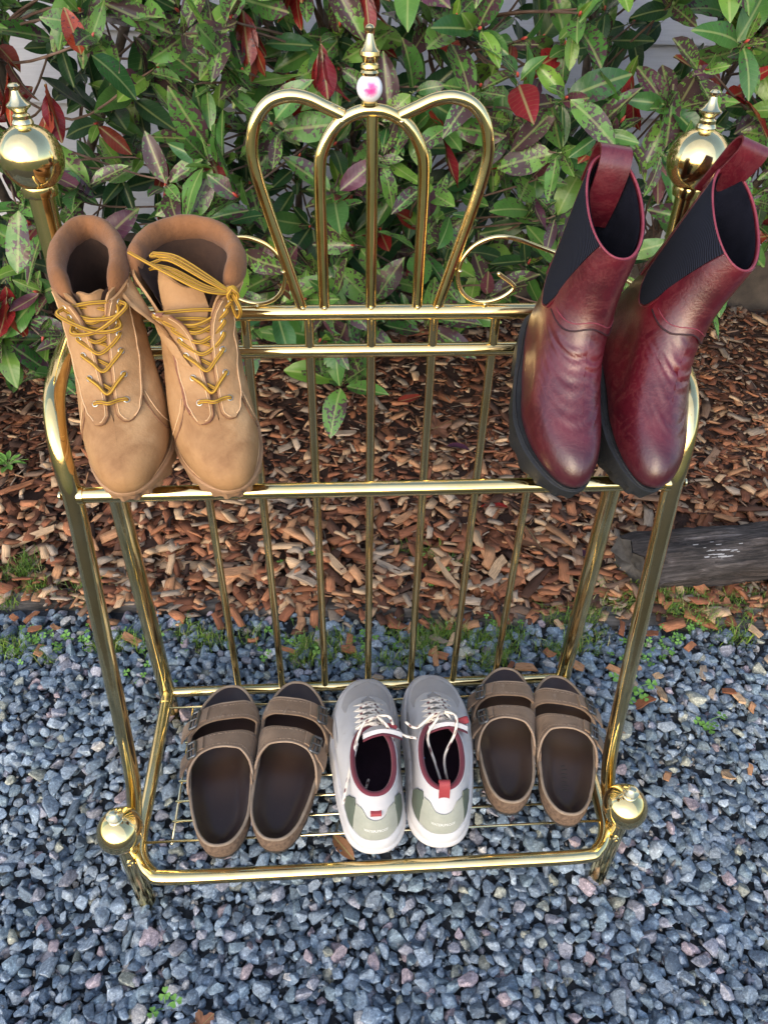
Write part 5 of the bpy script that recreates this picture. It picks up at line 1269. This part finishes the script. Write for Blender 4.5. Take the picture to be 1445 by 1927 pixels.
        ends = [[K, K+np.array([-.016, -.008, .004]), np.array([-.030, .122, .108]), np.array([-.044, .130, .108])],
                [K, K+np.array([.014, -.012, .006]), np.array([.020, .112, .110]), np.array([.006, .090, .085]), np.array([.012, .060, .060]), np.array([.016, .035, .045])],
                [K, K+np.array([-.010, -.014, .004]), np.array([-.016, .110, .104]), np.array([-.006, .085, .080]), np.array([.006, .055, .055]), np.array([.010, .036, .043])]]
    for k, e in enumerate(ends): lg.add(*lace(cr(e, 9), .0019, 60+k, 'fleck'))
    lg.obj('laces', MAT['lace_work'], t)
    if variant == 0:
        V, F = text_verts('bia', .013); R_ = rotm(0, 0, PI/2)
        o = part('insole_lettering', (V, F), MAT['white_print'], t, smooth=False); o.location = (-.012, .058, .0365); o.rotation_euler = (0, 0, PI/2)
    else:
        part('blue_trim', tube(np.array([L.Q(u, .74+(1-u)*.02, -.0075) for u in LS(.45, .95, 8)]), .0013, 6), MAT['blue_trim'], t)
    return t
SZ = .1578
sneaker('left pale grey sneaker with lace end hanging out and red heel loop folded down', (-.003, -.302, SZ), .005, -1, 0, 1.03)
sneaker('right pale grey sneaker with riveted red heel loop standing straight up', (.084, -.298, SZ), -.045, 1, 1, 1.03)

# ---- two-strap sandals
def mat_footbed(name, c_dark, c_mid, c_wear):
    m, ns, ls, b = new_mat(name)
    tc = ns.new('ShaderNodeTexCoord').outputs['Object']
    n1 = noise(ns, ls, tc, 12, 5, .6); n2 = noise(ns, ls, tc, 70, 6, .7)
    r1 = ramp(ns, [(0.35, c_dark), (0.65, c_mid)]); ls.new(n1.outputs[0], r1.inputs[0])
    # worn arch: leather rubbed lighter in the middle of the foot
    ds = ns.new('ShaderNodeVectorMath'); ds.operation = 'DISTANCE'; mp = ns.new('ShaderNodeMapping'); mp.inputs['Scale'].default_value = (1, .55, .1); ls.new(tc, mp.inputs[0]); ls.new(mp.outputs[0], ds.inputs[0]); ds.inputs[1].default_value = (0, .135*.55, 0)
    dn = math_n(ns, ls, 'ADD', ds.outputs['Value'], math_n(ns, ls, 'MULTIPLY', math_n(ns, ls, 'SUBTRACT', n1.outputs[0], .5), .05))
    r2 = ramp(ns, [(.004, (1, 1, 1)), (.045, (0, 0, 0))]); ls.new(dn, r2.inputs[0])
    col = mixc(ns, ls, math_n(ns, ls, 'MULTIPLY', r2.outputs[0], .7), r1.outputs[0], c_wear)
    r3 = ramp(ns, [(.64, (0, 0, 0)), (.78, (1, 1, 1))]); ls.new(n2.outputs[0], r3.inputs[0]); col = mixc(ns, ls, math_n(ns, ls, 'MULTIPLY', r3.outputs[0], .3), col, (.16, .11, .09))
    for (px, py, rr_) in ((0, .030, .030), (0, .205, .030), (.016, .235, .010), (-.016, .232, .009), (0, .240, .009)):
        d2 = ns.new('ShaderNodeVectorMath'); d2.operation = 'DISTANCE'; mp2 = ns.new('ShaderNodeMapping'); mp2.inputs['Scale'].default_value = (1, .8, .1); ls.new(tc, mp2.inputs[0]); ls.new(mp2.outputs[0], d2.inputs[0]); d2.inputs[1].default_value = (px, py*.8, 0)
        dz_ = math_n(ns, ls, 'ADD', d2.outputs['Value'], math_n(ns, ls, 'MULTIPLY', math_n(ns, ls, 'SUBTRACT', n2.outputs[0], .5), .016))
        rp_ = ramp(ns, [(rr_*.5, (1, 1, 1)), (rr_, (0, 0, 0))]); ls.new(dz_, rp_.inputs[0]); col = mixc(ns, ls, math_n(ns, ls, 'MULTIPLY', rp_.outputs[0], .55), col, (.020, .013, .016))
    ls.new(col, b.inputs['Base Color'])
    rg = ns.new('ShaderNodeMapRange'); rg.inputs[3].default_value = .24; rg.inputs[4].default_value = .42; ls.new(n1.outputs[0], rg.inputs[0]); ls.new(rg.outputs[0], b.inputs['Roughness'])
    bb = bump(ns, ls, n2.outputs[0], .0006, .6); ls.new(bb.outputs[0], b.inputs['Normal']); return m
MAT['footbed_dark'] = mat_footbed('dark_footbed', (0.014, 0.009, 0.010), (0.026, 0.016, 0.016), (0.075, 0.042, 0.027))
MAT['footbed_brown'] = mat_footbed('brown_footbed', (0.024, 0.015, 0.014), (0.045, 0.028, 0.023), (0.095, 0.06, 0.04))
MAT['strap'] = mat_mottled('worn_brown_strap', (0.18, 0.112, 0.068), (0.28, 0.188, 0.122), 26, (.75, .9), 420, .0009, extra=[((0.085, 0.052, 0.035), 16, .54, .68), ((.34, .26, .19), 38, .62, .76)], fuzz=.15)
MAT['strap_edge'] = mat_mottled('strap_edge', (0.26, 0.185, 0.13), (0.35, 0.26, 0.19), 50, (.85, .95))
MAT['cork'] = mat_mottled('dark_cork', (0.07, 0.042, 0.027), (0.19, 0.125, 0.085), 190, (.8, .95), 260, .0014, extra=[((0.05, 0.03, 0.022), 90, .60, .68)])
MAT['suede_rim'] = mat_mottled('footbed_rim', (0.20, 0.15, 0.11), (0.31, 0.24, 0.18), 60, (.85, .95), 400, .0006)
MAT['black_eva'] = mat_mottled('black_eva', (0.02, 0.019, 0.018), (0.04, 0.037, 0.034), 40, (.7, .85), 200, .0006)
MAT['buckle'] = mat_mottled('dark_pewter', (0.10, 0.105, 0.115), (0.19, 0.195, 0.205), 60, (.3, .42)); MAT['buckle'].node_tree.nodes['Principled BSDF'].inputs['Metallic'].default_value = .85
def sandal(label, group, heel, yaw, foot, length, width, bed, seed, pr=False):
    """foot: +1 when the outer (buckle) side is at +x"""
    t = place('two_strap_sandal', label, 'sandal', heel, yaw, 0, 0, 1.0, group); rs = np.random.default_rng(seed)
    Ln, hw = length, width/2
    pf = ([0, .10, .28, .45, .62, .76, .88, .96, 1.0], [.82, .86, .84, .85, .95, 1.0, .95, .86, .80])
    L = Last([(0, 0, .02, Ln, .02, hw, 2.5, 0), (1, .006, .03, Ln-.006, .03, hw*.92, 2.5, 0)], foot, .006, pf)
    bot = lambda y: .0 + .010*smooth01((y-Ln*.72)/(Ln*.28))
    tp = lambda y: .030 - .008*smooth01((y-Ln*.30)/(Ln*.3)) + .004*smooth01((y-Ln*.8)/(Ln*.2))
    part('outsole', sole_mesh(L, [(-.005, bot, 0), (-.001, lambda y: bot(y)+.0006, .001), (-.0008, lambda y: bot(y)+.005, .001), (-.003, lambda y: bot(y)+.0052, 0)], nt=110), MAT['black_eva'], t, auto=40)
    part('cork_sole', sole_mesh(L, [(-.004, lambda y: bot(y)+.0048, 0), (-.0016, lambda y: bot(y)+.0052, 0), (.0, lambda y: bot(y)*.5+.014, 0), (-.0004, lambda y: tp(y)-.003, 0), (-.0022, lambda y: tp(y), 0), (-.004, lambda y: tp(y)-.0003, 0), (-.007, lambda y: tp(y)-.014, 0)], nt=110), MAT['cork'], t, auto=45)
    # footbed: dished, with raised heel cup and rim
    nt = 72; base = np.array([L.P(0, j/nt) for j in range(nt)]); cen = np.array([0, Ln*.5, 0]); fin = np.array([L.P(0, j/400) for j in range(400)])[:, :2]
    def bed_z(x, y):
        d = np.sqrt(((fin - np.array([x, y]))**2).sum(1)).min()
        dish = .0085*(1-smooth01((y-Ln*.25)/(Ln*.35))) + .0040
        return tp(y) + .0030 - dish*smooth01(d/.024) + .0022*math.exp(-(((y-Ln*.80)/.012)**2))*smooth01((d-.006)/.012)
    nrow, nc = 44, 21; V = []
    for i in range(nrow):
        tt = .004 + .492*i/(nrow-1); pr_, pl_ = L.P(0, tt), L.P(0, 1-tt)
        for j in range(nc):
            s_ = j/(nc-1); p = pr_*(1-s_) + pl_*s_; p = cen + (p-cen)*.972; V.append((p[0], p[1], bed_z(p[0], p[1])))
    part('footbed', (np.array(V), [f[::-1] for f in grid_faces(nrow, nc)]), MAT[bed], t)
    V = [(cen[0]+(q[0]-cen[0])*.975, cen[1]+(q[1]-cen[1])*.975, tp(q[1])+.0026) for q in base]
    rim = np.array([V[j] for j in range(nt)]) + np.array([0, 0, .0002]); part('footbed_rim', tube(rim, .0022, 8, closed=True), MAT['suede_rim'], t)
    if pr:    # worn lettering-like print left in the heel
        g = G()
        for k in range(7):
            y0 = .046+.0062*k; h = rs.uniform(.004, .009); P = cr([(-.004, y0, 0), (-.004+h*.6, y0+.001, 0), (-.004+h, y0+rs.normal(0, .0015), 0)], 4); P[:, 2] = [bed_z(q[0], q[1])+.0004 for q in P]; g.add(*tube(P, .0008, 4, flat=.3))
        
        g.obj('heel_print', MAT['black_eva'], t)
    # straps arch from the inner edge (a=0) over to the outer edge (a=1)
    def halfw(y):
        q = np.clip(y/Ln, 0, 1); a = 2*q-1; w_ = hw*(1-abs(a)**2.5)**(1/2.5)*np.interp(q, *pf); return w_, .006*foot*math.sin(PI*np.clip((q-.15)/.85, 0, 1))
    def arch(a, y, off=0.0):
        w_, c = halfw(y); w_ = w_*1.0 + off
        H = np.interp(y/Ln, [.40, .55, .68, .80, .90], [.040, .037, .030, .023, .020]) + off
        th = PI*(1-a); x = w_*math.copysign(abs(math.cos(th))**.72, math.cos(th)); z = tp(y) - .012 + (H+.012)*(math.sin(th)**.62)
        return np.array([x*foot*1.0 + c, y, z])
    def strap(name, ya, yb, a0, a1, off, th_, parent=t, mat='strap', nb=9, na=30):
        A0 = np.zeros((na, nb, 3)); A1 = np.zeros_like(A0)
        for i in range(na):
            a = a0 + (a1-a0)*i/(na-1)
            for j in range(nb):
                b_ = j/(nb-1); y = ya(a)*(1-b_) + yb(a)*b_; edge = .0006*(abs(b_-.5)*2)**4
                A0[i, j] = arch(a, y, off-edge); A1[i, j] = arch(a, y, off+th_-edge)
        V, F = slab(A0, A1); return part(name, (V, F), MAT[mat], parent, auto=50)
    y = lambda *v: (lambda a: Ln*float(np.interp(a, np.linspace(0, 1, len(v)), v)))
    r0, r1 = (.33, .43, .485, .495, .455, .385, .30), (.61, .62, .615, .60, .565, .505, .43)     # rear strap edges
    f0, f1 = (.69, .71, .71, .695, .665, .615, .56), (.82, .835, .835, .82, .795, .75, .70)   # front strap edges
    rear = strap('rear_strap', y(*r0), y(*r1), 0, 1, .0, .0030); front = strap('front_strap', y(*f0), y(*f1), 0, 1, .0002, .0030)
    strap('bridge', y(.58, .60, .605), y(.74, .74, .73), 0.0, .13, -.0006, .0028)
    # quarter below the straps on both sides
    for (a0, a1, va, vb) in ((0.0, .09, (.28, .36), (.76, .78)),):
        strap('side_quarter', (lambda a, a0=a0, a1=a1, va=va: Ln*np.interp(a, [a0, a1], va)), (lambda a, a0=a0, a1=a1, vb=vb: Ln*np.interp(a, [a0, a1], vb)), a0, a1, -.001, .0026, nb=7, na=8)
    # overlapping tails, buckles
    for nm, lo, hi, tail, ab in (('rear', r0, r1, 1.03, .72), ('front', f0, f1, 1.05, .735)):
        P_ = rear if nm == 'rear' else front
        def yy(vals, k, d): return lambda a: Ln*(float(np.interp(min(a, 1), np.linspace(0, 1, 7), vals))*(1-k) + k*float(np.interp(min(a, 1), np.linspace(0, 1, 7), hi if vals is lo else lo)) + d*max(0, a-.85))
        A0 = np.zeros((16, 7, 3)); A1 = np.zeros_like(A0)
        fa, fb = yy(lo, .12, -.02), yy(hi, .12, -.02)
        for i in range(16):
            a = .60 + (tail-.12-.60)*i/15
            for j in range(7):
                b_ = j/6; q = fa(a)*(1-b_)+fb(a)*b_; rnd = (abs(b_-.5)*2)**2*.012 if i == 15 else 0
                lf = .0034 + (.006*smooth01((i-9)/6))
                A0[i, j] = arch(a-rnd, q, lf); A1[i, j] = arch(a-rnd, q, lf+.0026)
        part('strap_tail', slab(A0, A1), MAT['strap'], P_, auto=50)
        # buckle: rectangular frame with a prong
        ym = (fa(ab)+fb(ab))/2; hwid = abs(fb(ab)-fa(ab))/2 + .0022
        cs = [arch(ab-.055, ym-hwid, .0072), arch(ab-.055, ym+hwid, .0072), arch(ab+.050, ym+hwid, .0072), arch(ab+.050, ym-hwid, .0072)]
        loop = []
        for k in range(4):
            p0, p1 = cs[k], cs[(k+1) % 4]
            loop += [p0*(1-f)+p1*f for f in (.08, .3, .5, .7, .92)]
        bk = part('buckle', tube(np.array(loop), .0021, 8, closed=True), MAT['buckle'], t)
        pr_ = np.array([arch(ab-.055, ym, .0085), arch(ab, ym, .0078), arch(ab+.052, ym, .0090)]); obj('prong', mesh('prong', *tube(cr(pr_, 4), .0011, 6), MAT['buckle']), bk)
        if True:
            bp = np.array([arch(ab, ym-hwid, .0062), arch(ab, ym, .0066), arch(ab, ym+hwid, .0062)]); obj('crossbar', mesh('crossbar', *tube(bp, .0013, 6), MAT['buckle']), bk)
    for vo, vi, P_ in ((r0, r1, rear), (r1, r0, rear), (f0, f1, front), (f1, f0, front)):
        w8 = [a_*.84+b_*.16 for a_, b_ in zip(vo, vi)]; aa = np.linspace(.06, .60, 46)
        sg_ = G()
        for q in range(0, 44, 2): sg_.add(*tube(np.array([arch(x_, Ln*float(np.interp(x_, np.linspace(0, 1, 7), w8)), .0032) for x_ in aa[q:q+2]]), .00055, 4))
        sg_.obj('stitching', MAT['strap_edge'], P_)
    for vals, P_ in ((r0, rear), (f1, front)):
        e = np.array([arch(a, Ln*float(np.interp(a, np.linspace(0, 1, 7), vals)), .0016) for a in np.linspace(.02, .98, 36)]); obj('strap_edge', mesh('strap_edge', *tube(e, .0017, 6), MAT['strap_edge']), P_)
    return t
g1, g2 = 'larger pair of brown sandals', 'smaller pair of brown sandals'
sandal('left sandal of the larger dark footbed pair beside the front left corner', g1, (-.208, -.288, SZ), .03, -1, .268, .106, 'footbed_dark', 1)
sandal('right sandal of the larger dark footbed pair beside the left sneaker', g1, (-.138, -.284, SZ), -.10, 1, .268, .106, 'footbed_dark', 2)
sandal('left sandal of the smaller worn brown pair beside the right sneaker', g2, (.184, -.246, SZ), -.17, -1, .244, .098, 'footbed_brown', 3)
sandal('right sandal of the smaller worn brown pair with faint print on heel', g2, (.262, -.268, SZ), -.16, 1, .246, .098, 'footbed_brown', 4, True)
